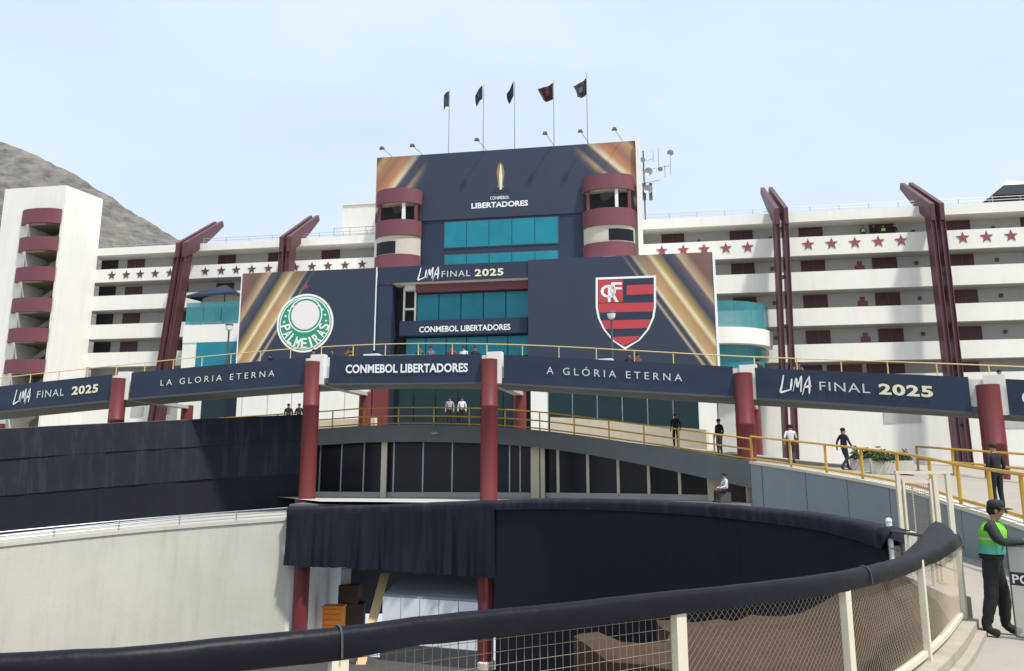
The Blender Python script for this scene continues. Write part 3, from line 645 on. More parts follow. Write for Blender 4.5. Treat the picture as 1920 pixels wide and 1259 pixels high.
def terrace_right():
    r_ = thing('glass_terrace', Fp(20, 3, 3.5), 'curved white terrace with teal glass right of the shield banner', 'terrace', 'glazed terraces flanking the entrance')
    n = 14; u0_, u1_ = 17.3, fac(1458, 620, 3)[0]; P = []
    for k in range(n + 1):
        t_ = k / n; P.append(Fp(u0_ + (u1_ - u0_) * math.sin(t_ * math.pi / 2) ** 1.0, 4.5 - 4.3 * (1 - math.cos(t_ * math.pi / 2)), 0))
    nn_ = [p + Vector((-.1, .2, 0)) for p in P]
    I = [Fp(u0_, -1.0, 0) + (p - P[0]) * .1 for p in P]
    z = lambda y: fac(1395, y, 3.5)[1]
    MB().slab(P, I, z(646), z(616)).build('balcony_slab', M['fascia'], r_, smooth=True)
    Q = [p + (i_ - p) * .05 for p, i_ in zip(P, I)]; Q2 = [p + (i_ - p) * .065 for p, i_ in zip(P, I)]
    for k in range(0, n, 3):
        MB().slab(Q[k:k + 4], Q2[k:k + 4], z(615), z(566)).build('glass_pane', M['tealb'], r_)
    Q = [p + (i_ - p) * .12 for p, i_ in zip(P, I)]; Q2 = [p + (i_ - p) * .14 for p, i_ in zip(P, I)]
    for k in range(0, n, 3):
        MB().slab(Q[k:k + 4], Q2[k:k + 4], z(720), z(647)).build('glass_pane', M['tealb'], r_)
    Q3 = [p + (i_ - p) * .3 for p, i_ in zip(P, I)]
    MB().slab(Q3, I, 3.5, z(647)).build('core_wall', M['recess'], r_)
terrace_right()

# ================================================================== ROOFTOP
def flagpole(i, x, yb, yt, droop, fm, emb, label):
    ub2, zb = fac(x + 1, yb, 0); ut, zt_ = fac(x, yt, 0); root = thing('flagpole', Fp(ub2, 0, 31.4), label, 'flag', 'five flags on the roof of the central block')
    MB().tube([Fp(ub2, 0, 31.4), Fp(ub2, 0, zt_)], [.06, .035], 6).build('pole', M['steel'], root)
    rows = []; n = 12
    for k in range(n + 1):
        t_ = k / n; r = []
        for j in range(9):
            s = j / 8     # along fly; hangs down and to the left
            wob = .18 * math.sin(4 * s * 2 + t_ * 3 + i) * s
            r.append(Fp(ub2 - .05 - s * droop[0] * (1 - .25 * t_) + wob * .5, wob + .35 * math.sin(s * 3 + i), zt_ - .2 - t_ * droop[1] * (1 - .25 * s) - s * droop[2]))
        rows.append(r)
    fl = MB().grid(rows).build('flag', fm, root, smooth='all')
    if emb is not None:
        rows = [[p + FN * .05 for p in r[3:6]] for r in rows[4:9]]; MB().grid(rows).build('emblem', emb, fl, smooth='all', fixn=False)
mflag = mat('black_flag_cloth', (.010, .012, .018), .7, .2, 3); mflagr = mat('dark_red_flag_cloth', (.035, .010, .014), .7, .3, 4); mfg = mat('dark_green_flag_cloth', (.008, .022, .02), .7, .3, 3); memb = mat('grey_emblem_print', (.11, .12, .13), .7)
flagpole(0, 840, 290, 168, (.55, 1.6, .75), mfg, None, 'narrow folded dark green flag, leftmost on the roof')
flagpole(1, 905, 284, 160, (.85, 1.4, .75), mfg, memb, 'dark green flag with pale emblem, second from the left on the roof')
flagpole(2, 964, 279, 152, (.75, 1.5, .85), mflag, None, 'folded black flag, middle one of the five on the roof')
flagpole(3, 1038, 274, 152, (1.4, 1.7, .35), mflagr, mat('red_emblem_print', (.13, .025, .035), .7), 'red and black flag with red emblem, fourth from the left on the roof')
flagpole(4, 1101, 269, 140, (1.15, 1.7, .95), mflag, memb, 'wide black flag with pale emblem, rightmost on the roof')
for x, y, lab in ((716, 278, 'leftmost small floodlight, above the left roof corner'), (773, 273, 'small floodlight second from the left roof corner'), (894, 262, 'small floodlight between the first two flags'), (1022, 250, 'small floodlight left of the red flag'), (1088, 246, 'small floodlight left of the rightmost flag'), (1152, 242, 'rightmost small floodlight on a short post')):
    u, z = fac(x, y, 2.2); r_ = thing('floodlight', Fp(u + .4, .8, 31.6), lab, 'floodlight', 'floodlights leaning over the top banner')
    MB().tube([Fp(u + .9, .5, 31.5), Fp(u + .5, 1.2, (31.6 + z) / 2), Fp(u, 2.2, z)], .03, 5).build('arm', M['steel'], r_)
    mb = MB(); mb.hexa([Fp(u - .2, 2.35, z - .1), Fp(u + .2, 2.35, z - .1), Fp(u + .26, 2.05, z - .1), Fp(u - .26, 2.05, z - .1), Fp(u - .14, 2.3, z + .12), Fp(u + .14, 2.3, z + .12), Fp(u + .16, 2.1, z + .12), Fp(u - .16, 2.1, z + .12)]); mb.build('lamp_head', M['steeld'], r_)
def aerial():
    ub2, zb = fac(1210, 412, -1); z = lambda y: fac(1212, y, -1)[1]; uu = lambda x: fac(x, 330, -1)[0]
    r_ = thing('antenna_mast', Fp(ub2, -1, 24.5), 'lattice of aerials and dishes on the roof beside the central block', 'antenna')
    MB().tube([Fp(ub2, -1, 24.4), Fp(ub2, -1, z(283))], .07, 6).build('pole', M['steeld'], r_)
    for y_, xe in ((320, 1258), (345, 1240), (305, 1225)): MB().tube([Fp(ub2 - .4, -1, z(y_)), Fp(uu(xe), -1, z(y_ - 6))], .035, 5).build('crossarm', M['steel'], r_)
    for x_, y0, y1 in ((1258, 283, 332), (1236, 280, 325), (1226, 285, 305), (1247, 312, 335)): MB().tube([Fp(uu(x_), -1, z(y1)), Fp(uu(x_), -1, z(y0))], .03, 5).build('whip', M['steel'], r_)
    for x_, y_, rr_ in ((1216, 325, .38), (1214, 358, .42), (1258, 293, .3), (1238, 322, .22), (1205, 303, .28)):
        c = Fp(uu(x_), -.8, z(y_)); mb = MB(); rows = []
        for k in range(5):
            a_ = k / 4; rows.append([c + FN * (.18 * (a_ * a_)) + (FU * math.cos(q) + Vector((0, 0, math.sin(q)))) * rr_ * max(a_, .02) for q in [2 * math.pi * j / 14 for j in range(14)]])
        mb.grid(rows, 0, True).build('dish', M['steel'], r_, smooth='all')
    for x_, y0, y1 in ((1207, 345, 375), (1219, 345, 376)): MB().fbox(uu(x_) - .15, uu(x_) + .15, -1.1, -.85, z(y1), z(y0)).build('panel_antenna', M['steeld'], r_)
aerial()
def tent():
    z = lambda y: fac(1890, y, -3)[1]; u0_, u1_ = fac(1850, 372, -3)[0], fac(1985, 372, -3)[0]; um_ = fac(1905, 360, -3)[0]
    r_ = thing('canopy_tent', Fp((u0_ + u1_) / 2, -4, 24.6), 'navy canopy tent with pale peak on the far right roof', 'tent')
    zt_ = z(346); ze = z(372); P = [Fp(u0_, -2, ze), Fp(u1_, -2, ze), Fp(u1_, -6, ze), Fp(u0_, -6, ze)]; Q = [Fp(u0_ + 1.6, -3.2, zt_), Fp(u1_ - 1.6, -3.2, zt_), Fp(u1_ - 1.6, -4.8, zt_), Fp(u0_ + 1.6, -4.8, zt_)]
    MB().hexa(P + Q).build('canopy', M['fabric'], r_)
    MB().add([q + Vector((0, 0, .02)) for q in Q] + [Fp((u0_ + u1_) / 2 - .6, -4, z(330))], [(0, 1, 4), (1, 2, 4), (2, 3, 4), (3, 0, 4)]).build('peak', M['sheet'], r_)
    for p in P: MB().tube([p * 1 + Vector((0, 0, 24.62 - p.z)), p], .04, 5).build('leg', M['steel'], r_)
tent()
def plant_room():
    (u0_, z1), (u1_, z0) = fac(643, 386, -4), fac(705, 446, -4); r_ = thing('roof_plant_room', Fp((u0_ + u1_) / 2, -5, 24.5), 'white plant room on the left wing roof beside the central block', 'building')
    MB().fbox(u0_, -12.95, -8, -4, 24.5, z1).build('wall', M['white'], r_); MB().fbox(u0_ - .1, -12.96, -8.1, -3.9, z1 + .005, z1 + .12).build('roof_slab', M['fascia'], r_)
    zr_ = fac(660, 427, -2)[1]
    for z in (zr_, (zr_ + 24.5) / 2): MB().tube([Fp(u0_, -2, z), Fp(-13, -2, z)], .03, 5).build('rail', M['steel'], r_)
    for k in range(4): u = u0_ + (-13.1 - u0_) * k / 3; MB().tube([Fp(u, -2, 24.5), Fp(u, -2, zr_)], .03, 5).build('rail_post', M['steel'], r_)
plant_room()

# ================================================================== LOWER RAMP ROAD AND GLASS PAVILION
RAMP = [at(x, y, Y) for x, y, Y in ((2300, 1130, 9.5), (2080, 1050, 13), (1920, 985, 17), (1800, 948, 21), (1690, 914, 25), (1540, 886, 29.5), (1410, 866, 33), (1200, 833, 37.5), (1000, 806, 40.5), (850, 798, 41.5), (700, 798, 42), (600, 804, 43), (450, 812, 45.5), (300, 822, 48))]
RC = resample(catmull(RAMP, 10), .6)
sgn = 1 if offs(RC, 1)[0].x < RC[0].x else -1      # left of travel is towards the pit
IN = lambda d: offs(RC, d)       # positive: towards the pit / camera side
zt_ = [p.z for p in RC]
MB().slab(IN(-.12), IN(-6.0), [z - .5 for z in zt_], [z - .04 for z in zt_]).build('ramp_road', M['ground'], kind='structure')
# ground behind the ramp up to the stadium
mb = MB(); B6 = IN(-5.9); rows = []
for p in B6:
    e_ = Vector((p.x * 1.25 + 1.0, 72, 3.6)); rows.append([p + Vector((0, 0, -.1)), p.lerp(e_, .3) + Vector((0, 0, -.1)), p.lerp(e_, .65), e_])
rows = [[Vector((70, 8, 0)), Vector((72, 30, 1)), Vector((72, 50, 2)), Vector((72, 75, 3.4))]] + rows
mb.grid(rows); mb.build('forecourt', M['ground'], kind='structure', smooth=True)
NP = len(RC)
iw = min(range(NP), key=lambda k: abs(CX + F_PX * RC[k].x / RC[k].y - 1408))    # where the grey wall meets the parapet
rwall = thing('ramp_wall', (RC[iw // 2].x, RC[iw // 2].y, 0), 'blue grey painted retaining wall under the sloping ramp', 'wall')
bounds = list(range(0, iw, 4)) + [iw]
for a, b_ in zip(bounds, bounds[1:]):
    I0 = IN(0)[a:b_ + 1]; I1 = IN(-.25)[a:b_ + 1]
    # small joint between panels
    d = (I0[-1] - I0[0]).normalized() * .02; I0 = [I0[0] + d] + I0[1:-1] + [I0[-1] - d]; I1 = [I1[0] + d] + I1[1:-1] + [I1[-1] - d]
    MB().slab(I0, I1, -.2, [z - .10 for z in zt_[a:b_ + 1]]).build('wall_panel', M['greyw'], rwall)
MB().slab(IN(.06)[:iw + 1], IN(-.3)[:iw + 1], [z - .1 for z in zt_[:iw + 1]], zt_[:iw + 1]).build('coping', M['conc'], rwall)
MB().slab(IN(-.28)[:iw + 1], IN(-.8)[:iw + 1], -.2, [z - .6 for z in zt_[:iw + 1]]).build('backing', M['greyp'], rwall)
pav = thing('glass_pavilion', (0, 41, .9), 'dark glazed pavilion curving beneath the grey ramp parapet', 'building')
ph = [1.12 - .22 * min(1, max(0, (k - iw) / 14)) for k in range(iw, NP)]
MB().slab(IN(0)[iw:], IN(-.25)[iw:], [z - h for z, h in zip(zt_[iw:], ph)], zt_[iw:]).build('parapet', M['greyp'], pav, smooth=True)
MB().slab(IN(-.26)[iw:], IN(-6)[iw:], [z - h + .25 for z, h in zip(zt_[iw:], ph)], [z - .52 for z in zt_[iw:]]).build('deck', M['greyp'], pav)
G0 = IN(-1.0)[iw:]; GB = IN(-5.5)[iw:]
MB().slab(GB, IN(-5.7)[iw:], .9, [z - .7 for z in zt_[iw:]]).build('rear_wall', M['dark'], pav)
MB().slab(IN(.1)[iw:], IN(-5.45)[iw:], .6, .92).build('floor', M['floor'], pav)
def topz(k): return zt_[iw + k] - ph[k] + .24
fl_z = .93
# floor inside and in front
# mullion stations by photo columns
def station(xpx):
    best = None
    for k in range(len(G0) - 1):
        a, b_ = G0[k], G0[k + 1]
        xa, xb = CX + F_PX * a.x / (a.y * math.cos(PITCH)), CX + F_PX * b_.x / (b_.y * math.cos(PITCH))
        if (xa - xpx) * (xb - xpx) <= 0:
            f_ = (xpx - xa) / (xb - xa); p = a.lerp(b_, f_); return p, topz(k) * (1 - f_) + topz(k + 1) * f_
    return None
def bay(x0, x1, fr=True, m='dglass'):
    s0, s1 = station(x0), station(x1)
    if not s0 or not s1: return
    (a, za), (b_, zb) = s0, s1; d = Vector((b_.x - a.x, b_.y - a.y, 0)).normalized(); n_ = Vector((d.y, -d.x, 0))
    if n_.y > 0: n_ = -n_
    mb = MB(); P = [Vector((a.x, a.y, fl_z + .25)), Vector((b_.x, b_.y, fl_z + .25)), Vector((b_.x, b_.y, zb)), Vector((a.x, a.y, za))]
    mb.prism(P, -n_ * .03); mb.build('window_pane', M[m], pav)
    mb = MB(); mb.prism([p + n_ * .02 for p in (P[0] + Vector((0, 0, -.25)), P[1] + Vector((0, 0, -.25)), P[1] + Vector((0, 0, .02)), P[0] + Vector((0, 0, .02)))], -n_ * .1); mb.build('sill', M['floor'], pav)
    if fr:
        mb = MB(); mb.prism([p + n_ * .05 for p in (P[3] - Vector((0, 0, .09)), P[2] - Vector((0, 0, .09)), P[2], P[3])], -n_ * .07); mb.build('head_frame', M['frame'], pav)
    mb = MB(); w2 = .075 if fr else .035; mb.prism([P[0] + n_ * .06 - d * w2, P[0] + n_ * .06 + d * w2, P[3] + n_ * .06 + d * w2, P[3] + n_ * .06 - d * w2], -n_ * .1); mb.build('mullion', M['frame'] if fr else M['steel'], pav)
xsL = [500, 560, 600, 640, 682, 738, 793, 848, 903, 956, 976, 998]
for a, b_ in zip(xsL, xsL[1:]): bay(a, b_, False)
bay(1022, 1047, False)
xsR = [1047, 1103, 1160, 1217, 1275, 1326]
for a, b_ in zip(xsR, xsR[1:]): bay(a, b_, True)
def pier(xpx, wd, m, dz=0):
    s = station(xpx); p, z = s; MB().box((p.x, p.y - .2, (fl_z + z) / 2), (wd, .35, z - fl_z), 0).build('pillar', M[m], pav)
pier(721, .3, 'frame'); pier(1003, .45, 'cream'); pier(1017, .22, 'cream'); pier(1338, .62, 'cream'); pier(1402, .25, 'cream')
s = station(1372)[0]; MB().box((s.x + .1, s.y + .3, 1.9), (1.3, .1, 2.2), -.5).build('door', M['winm'], pav)
mb = MB(); s = at(816, 813, 41.4); mb.ball(s + Vector((0, -.12, 0)), (.22, .12, .07), 10, 6); mb.build('wall_lamp', M['steel'], pav)
# plaza floor strip between pavilion and pit
A_ = [Vector((p.x, p.y, 0)) for p in FARC]; mb = MB(); rows = []
tgt = IN(-5.6)[iw:][::-1]
for k, p in enumerate(FARC):
    q = tgt[min(len(tgt) - 1, round(k / (len(FARC) - 1) * (len(tgt) - 1)))]; rows.append([Vector((p.x, p.y, fl_z)), Vector((p.x, p.y, fl_z)).lerp(Vector((q.x, q.y, fl_z)), .5), Vector((q.x, q.y, fl_z))])
mb.grid(rows[4:41]); mb.build('plaza_floor', M['floor'], kind='structure')

# ---- railings
def railing(label, path, h, m, spacing, base=0, rails=(1.0, .5), pr=.03, rr_=.03, group='yellow pipe railings'):
    P = resample(path, spacing); mid = P[len(P) // 2]; r_ = thing('pipe_railing', mid, label, 'railing', group)
    pm = MB().tube([(0, 0, 0), (0, 0, 1)], pr, 6).mesh('railing_post', M[m])
    for p in P: o = link('post', pm, (p.x, p.y, p.z + base), r_); o.scale = (1, 1, h - base)
    Q = resample(path, .6)
    for f_ in rails: MB().tube([p + Vector((0, 0, h * f_)) for p in Q], rr_, 6).build('rail', M[m], r_, smooth=True)
    return r_
railing('yellow railing along the near edge of the sloping ramp on the right', [p + Vector((0, 0, 0)) for p in IN(-.15)[:iw + 1]], 1.05, 'yellow', 2.0, rails=(1, .12), pr=.05, rr_=.045)
railing('yellow railing on the grey parapet above the dark pavilion', IN(-.12)[iw:-2], .95, 'yellow', 1.9, rails=(1, .52, .1), pr=.04, rr_=.04)
ifar = iw - 4
railing('yellow railing on the far side of the ramp behind the walkers', [p - Vector((0, 0, .05)) for p in IN(-5.5)[6:ifar]], 1.0, 'yellow', 1.8, rails=(1, .5), pr=.045, rr_=.045)
def seg_by_px(x0, x1, d):
    Q = IN(d); return [(k, q) for k, q in enumerate(Q) if x0 <= CX + F_PX * q.x / (q.y * math.cos(PITCH)) <= x1]
for x0, x1, lab in ((1020, 1350, 'low cream wall behind the ramp railing before the dark glazing'), (585, 700, 'low cream wall behind the ramp railing before the white panels')):
    sg = seg_by_px(x0, x1, -5.6); A_ = [q for k, q in sg]; B_ = [IN(-5.85)[k] for k, q in sg]
    MB().slab(A_, B_, [q.z - .3 for q in A_], [q.z + 1.0 for q in A_]).build('low_wall', M['cream'], label=lab, cat='wall', group='low walls behind the ramp', smooth=True)

# ================================================================== ELEVATED WALKWAY
cols = [(-160, 742, 44.5), (226, 701, 42.5), (588, 669, 39.6), (918, 664, 37.2), (1392, 689, 34.3), (1850, 709, 29.8), (2330, 735, 25.5)]
CP = [at(*c) for c in cols]
DK = catmull(CP, 8)
wk = thing('elevated_walkway', (0, 40, 0), 'raised white walkway on round red columns crossing the whole view', 'footbridge')
zb_ = [p.z for p in DK]
MB().slab(offs(DK, .1), offs(DK, 3.3), [z - 1.42 for z in zb_], [z - 1.15 for z in zb_]).build('deck', M['greyp'], wk)  # dark grey stands in for the shadow beneath the white walkway
MB().slab(offs(DK, .1), offs(DK, .25), [z - 1.14 for z in zb_], [z - .06 for z in zb_]).build('parapet', M['fascia'], wk)
MB().slab(offs(DK, 3.1), offs(DK, 3.28), [z - 1.14 for z in zb_], [z - .1 for z in zb_]).build('parapet', M['fascia'], wk)
base = [-5, 1, -.2, .9, 2.2, 1.0, 0]
ND = normals2(DK)
for i, p in enumerate(CP):
    n_ = ND[min(i * 8, len(ND) - 1)]; tdir = Vector((n_.y, -n_.x, 0)); r0 = .41
    q = p - n_ * .02
    MB().lathe((q.x, q.y, 0), [(r0 + .02, base[i]), (r0, base[i] + .05), (r0, p.z - 2.6), (r0 + .008, p.z - 2.59), (r0 + .008, p.z - 2.5), (r0, p.z - 2.49), (r0, p.z - .28)], 28).build('column', M['column'], wk, smooth=True)
    c = p + n_ * .16 + tdir * .24; MB().box((c.x, c.y, p.z - .68), (.74, .42, 1.56), math.atan2(tdir.y, tdir.x)).build('pier_block', M['fascia'], wk)
    rb_ = [4.2, 4.2, 4.2, 4.2, 2.5, 2, 1][i]
    c2 = p + n_ * 6.3; MB().lathe((c2.x, c2.y, 0), [(.36, rb_), (.36, p.z - 1.2)], 20).build('rear_column', M['column'], wk, smooth=True)
    c3 = p + n_ * 3.45; MB().box((c3.x, c3.y, p.z - 1.32), (.5, 5.9, .2), math.atan2(tdir.y, tdir.x)).build('crossbeam', M['recess'], wk)
railing('thin yellow railing along the top of the raised walkway', [p + Vector((0, 0, -.1)) for p in offs(DK, .18)], .62, 'yellowp', 1.8, rails=(1,), pr=.026, rr_=.026)
# walkway banners
def wbanner(i, label, pads, hts, pieces):
    a, b_ = CP[i], CP[i + 1]; d = b_ - a; L = d.length; dh = Vector((d.x, d.y, 0)).normalized(); n_ = Vector((dh.y, -dh.x, 0))
    s0 = pads[0] / L; s1 = 1 - pads[1] / L
    def fn(s, t, o=.085):   # s 0..1 along, t 0..1 up
        p = a + d * (s0 + (s1 - s0) * s); zt2 = p.z; h = hts[0] + (hts[1] - hts[0]) * s; return Vector((p.x, p.y, zt2 - h * (1 - t))) + n_ * o
    r_ = thing('banner', fn(.5, 0, 0), label, 'banner', 'navy banners along the raised walkway')
    mb = MB(); n = 26; rows = []; rng = random.Random(i)
    for k in range(n + 1):
        s = k / n; r = []
        for j in range(7):
            t_ = j / 6; r.append(fn(s, t_, .04 + .035 * noise.noise(Vector((s * 13 + i * 7, t_ * 2, 0))) * math.sin(math.pi * t_)))
        rows.append(r)
    mb.grid(rows); mb.build('sheet', M['navy'], r_, smooth='all', fixn=False)
    MB().slab([fn(0, 0, -.02), fn(1, 0, -.02)], [fn(0, 0, .05), fn(1, 0, .05)], [fn(0, 0).z - .09, fn(1, 0).z - .09], [fn(0, 0).z - .005, fn(1, 0).z - .005]).build('bottom_batten', M['steeld'], r_)
    for pc in pieces:
        if pc[0] == 'brush': brush_word(fn, r_, *pc[1:5])
        else: put_text(pc[0], fn, r_, M[pc[5]], pc[1], pc[2], pc[3], pc[4], pc[6], pc[7])
    return r_
LIMA = lambda a, b_, c, d, e_, f_: [('brush', a, b_, .22, .80), ('FINAL', c, d, .36, .66, 'lettert', 0, 1.15), ('2025', e_, f_, .36, .68, 'letterg', .035, 1.1)]
wbanner(0, 'walkway banner with FINAL 2025, at the left edge of the view', (.62, .45), (1.42, 1.42), LIMA(.50, .59, .62, .76, .80, .935))
wbanner(1, 'walkway banner reading LA GLORIA ETERNA', (.75, .42), (1.42, 1.4), [('LA GLORIA ETERNA', .185, .835, .38, .62, 'letterg', -.004, 1.55)])
wbanner(2, 'walkway banner in the middle with bold white lettering', (.95, .38), (1.4, 1.38), [('CONMEBOL LIBERTADORES', .115, .915, .37, .68, 'letter', .03, 1.0)])
wbanner(3, 'walkway banner reading A GLÓRIA ETERNA', (.72, .42), (1.38, 1.32), [('A GLÓRIA ETERNA', .20, .79, .40, .66, 'lettert', .0, 1.55)])
wbanner(4, 'walkway banner with large FINAL 2025 over the ramp', (.55, .62), (1.32, 1.36), LIMA(.13, .295, .325, .565, .605, .845))
wbanner(5, 'walkway banner cut off at the right edge of the view', (.62, .5), (1.36, 1.36), [('CONMEBOL LIBERTADORES', .075, .93, .33, .66, 'letter', .03, 1.0)])

# ================================================================== PIT WALLS, SCREENS AND DRAPES
# beige curved wall with coping, on the left
pw = thing('pit_wall', (LEFTC[20].x, LEFTC[20].y, -5.6), 'curved pale concrete wall of the sunken pit at left', 'wall')
LW = resample(LEFTC, .6); zl = [p.z for p in LW]
MB().slab(LW, offs(LW, .35), -5.6, [z - .16 for z in zl]).build('wall', M['conc'], pw, smooth=True)
MB().slab(offs(LW, -.05), offs(LW, .4), [z - .16 for z in zl], zl).build('coping', M['conc'], pw, smooth=True)
# low slatted guard rail on the wall
gr = thing('guard_rail', LW[len(LW) // 2], 'low grey three-bar guard rail on top of the pale pit wall', 'railing')
GP = offs(LW, .2)
for h_ in (.1, .25, .4): MB().tube([p + Vector((0, 0, h_)) for p in GP], .028, 6).build('bar', M['steel'], gr, smooth=True)
pm = MB().box((0, 0, .22), (.05, .05, .44)).mesh('guard_post', M['steel'])
for p in resample(GP, 2.4): link('post', pm, p, gr)
# tall black screen behind it
SCR = catmull([at(x, y, Y) for x, y, Y in ((-420, 1050, 26), (-200, 1026, 30), (0, 1003, 33.6), (150, 987, 37), (300, 972, 40.6), (430, 960, 42.8), (572, 950, 43.6))], 10)
STOP = catmull([at(x, y, Y) for x, y, Y in ((-420, 838, 26), (-200, 815, 30), (0, 805, 33.6), (150, 797, 37), (300, 790, 40.6), (430, 784, 42.8), (572, 778, 43.6))], 10)
def cloth(bot, top, rows_n, amp, m, name, parent=None, fold=3.0, step=.25, seed=0, **kw):
    L = sum((b_ - a).length for a, b_ in zip(bot, bot[1:])); n = max(4, int(L / step))
    B = resample(bot, L / n)[:n + 1]; T_ = resample(top, sum((b_ - a).length for a, b_ in zip(top, top[1:])) / n)[:n + 1]; n = min(len(B), len(T_)); nn_ = normals2(B[:n]); rows = []
    for i in range(n):
        r = []
        for j in range(rows_n + 1):
            t_ = j / rows_n; p = B[i].lerp(T_[i], t_); s = i * L / n
            w_ = noise.noise(Vector((s * fold, t_ * .4 + seed, seed))) * .6 + noise.noise(Vector((s * fold * .3, t_ * .4, seed + 5))) + .35 * noise.noise(Vector((s * fold * 2, t_ * 1.1, seed + 9)))
            r.append(p + nn_[i] * (w_ * amp * (.3 + .7 * (1 - t_) if kw.get('hang') else 1)))
        rows.append(r)
    mb = MB().grid(rows); return mb, rows
mb = MB(); nq = len(LW); SR_ = resample(SCR, .6); mb.grid([[p + Vector((0, .3, -.03)), SR_[min(len(SR_) - 1, round(i / (nq - 1) * (len(SR_) - 1)))] + Vector((0, .6, -.05))] for i, p in enumerate(LW)]); mb.build('service_ramp', M['floor'], kind='structure')
sc = thing('fabric_screen', (SCR[30].x, SCR[30].y, SCR[30].z), 'tall black fabric screen above the pale pit wall at left', 'screen')
nS = len(SCR); segs = [0, 12, 24, 33, 42, 51, nS - 1]
for a, b_ in [(max(0, a_ - 1), b2_) for a_, b2_ in zip(segs, segs[1:])]:
    mid = [p.lerp(q, .72) for p, q in zip(SCR[a:b_ + 1], STOP[a:b_ + 1])]; low = [p.lerp(q, .36) for p, q in zip(SCR[a:b_ + 1], STOP[a:b_ + 1])]
    mb, _ = cloth(SCR[a:b_ + 1], low, 6, .05, None, '', fold=.8, seed=a); mb.build('cloth_panel', M['fabric'], sc, smooth='all', fixn=False)
    nd = normals2(low); lo2 = [p - n_ * .04 for p, n_ in zip(low, nd)]; mi2 = [p - n_ * .04 for p, n_ in zip(mid, nd)]
    mb, _ = cloth(lo2, mi2, 6, .05, None, '', fold=.8, seed=a + 3); mb.build('cloth_panel', M['fabricl'], sc, smooth='all', fixn=False)
    to2 = [p - n_ * .01 for p, n_ in zip(STOP[a:b_ + 1], nd)]; mi3 = [p - n_ * .08 + Vector((0, 0, -.05)) for p, n_ in zip(mid, nd)]
    mb, _ = cloth(mi3, to2, 6, .035, None, '', fold=.8, seed=a + 6); mb.build('cloth_panel', M['fabricl'], sc, smooth='all', fixn=False)
    p = SCR[a]; q = STOP[a]; MB().tube([p + Vector((0, .15, 0)), q + Vector((0, .15, 0))], .06, 6).build('pole', M['steeld'], sc)
MB().tube([p + Vector((0, .1, 0)) for p in STOP], .035, 6).build('top_wire', M['steeld'], sc)
# right pit wall wrapped in black cloth
fw = thing('wrapped_wall', (FARC[40].x, FARC[40].y, -5.6), 'curved pit wall wrapped in black cloth, sweeping right', 'wall')
kk = min(range(len(FARC)), key=lambda k: abs(CX + F_PX * FARC[k].x / (FARC[k].y * math.cos(PITCH)) - 925))
FW = resample(FARC[kk:], .5); zf = [p.z for p in FW]
MB().slab(offs(FW, .3), offs(FW, .5), -5.6, [z - .05 for z in zf]).build('wall', M['conc'], fw)
botp = [Vector((p.x, p.y, -5.6)) for p in FW]; topp = [p + Vector((0, 0, -.28)) for p in FW]
mb, _ = cloth(botp, topp, 22, .05, None, '', fold=1.2, step=.3, seed=2); mb.build('cloth', M['fabric'], fw, smooth='all', fixn=False)
# rolled top edge
FR_all = resample(FARC, .35); nr = normals2(FR_all)
rows = []
for i, (p, n_) in enumerate(zip(FR_all, nr)):
    w_ = .02 * noise.noise(Vector((i * .4, 0, 0))); rows.append([p - n_ * (.10 + w_) + Vector((0, 0, -.36)), p - n_ * (.13 + w_) + Vector((0, 0, -.12)), p - n_ * .1 + Vector((0, 0, .0 + w_)), p + n_ * .12 + Vector((0, 0, .05)), p + n_ * .4 + Vector((0, 0, -.02)), p + n_ * .42 + Vector((0, 0, -.3))])
rows.append([FR_all[-1] + Vector((.02, .0, -.15))] * 6); MB().grid(rows).build('top_roll', M['fabricl'], fw, smooth='all', fixn=False)
# white end post of the wrapped wall
e_ = FARC[-1]; wp = thing('white_post', (e_.x + .15, e_.y + .1, 0), 'short white post at the right end of the wrapped wall', 'post')
MB().tube([(e_.x + .12, e_.y + .1, -.1), (e_.x + .12, e_.y + .1, e_.z + .12)], .05, 8).build('tube', M['sheet'], wp); MB().ball((e_.x + .12, e_.y + .1, e_.z + .13), .06, 8, 6).build('cap', M['sheet'], wp); MB().box((e_.x + .42, e_.y + .35, .5), (.3, .12, .55)).build('junction_box', M['sheet'], wp)
# cloth hung over the opening
op = FARC[:kk + 1]; topp = [p - n_ * .16 + Vector((0, 0, -.30)) for p, n_ in zip(op, normals2(op))]
zbot = [at(540, 1060, 35.5).z, at(925, 1085, 32.5).z]
botp = [Vector((p.x, p.y, zbot[0] + (zbot[1] - zbot[0]) * i / (len(op) - 1) + .12 * noise.noise(Vector((i * .5, 0, 3))))) - n_ * .2 for i, (p, n_) in enumerate(zip(op, normals2(op)))]
dr = thing('hanging_cloth', (op[len(op) // 2].x, op[len(op) // 2].y, zbot[0]), 'creased black cloth hanging over the opening in the pit', 'cloth')
mb, _ = cloth(botp, topp, 26, .30, None, '', fold=2.6, step=.07, seed=11, hang=True); mb.build('sheet', M['fabric'], dr, smooth='all', fixn=False)
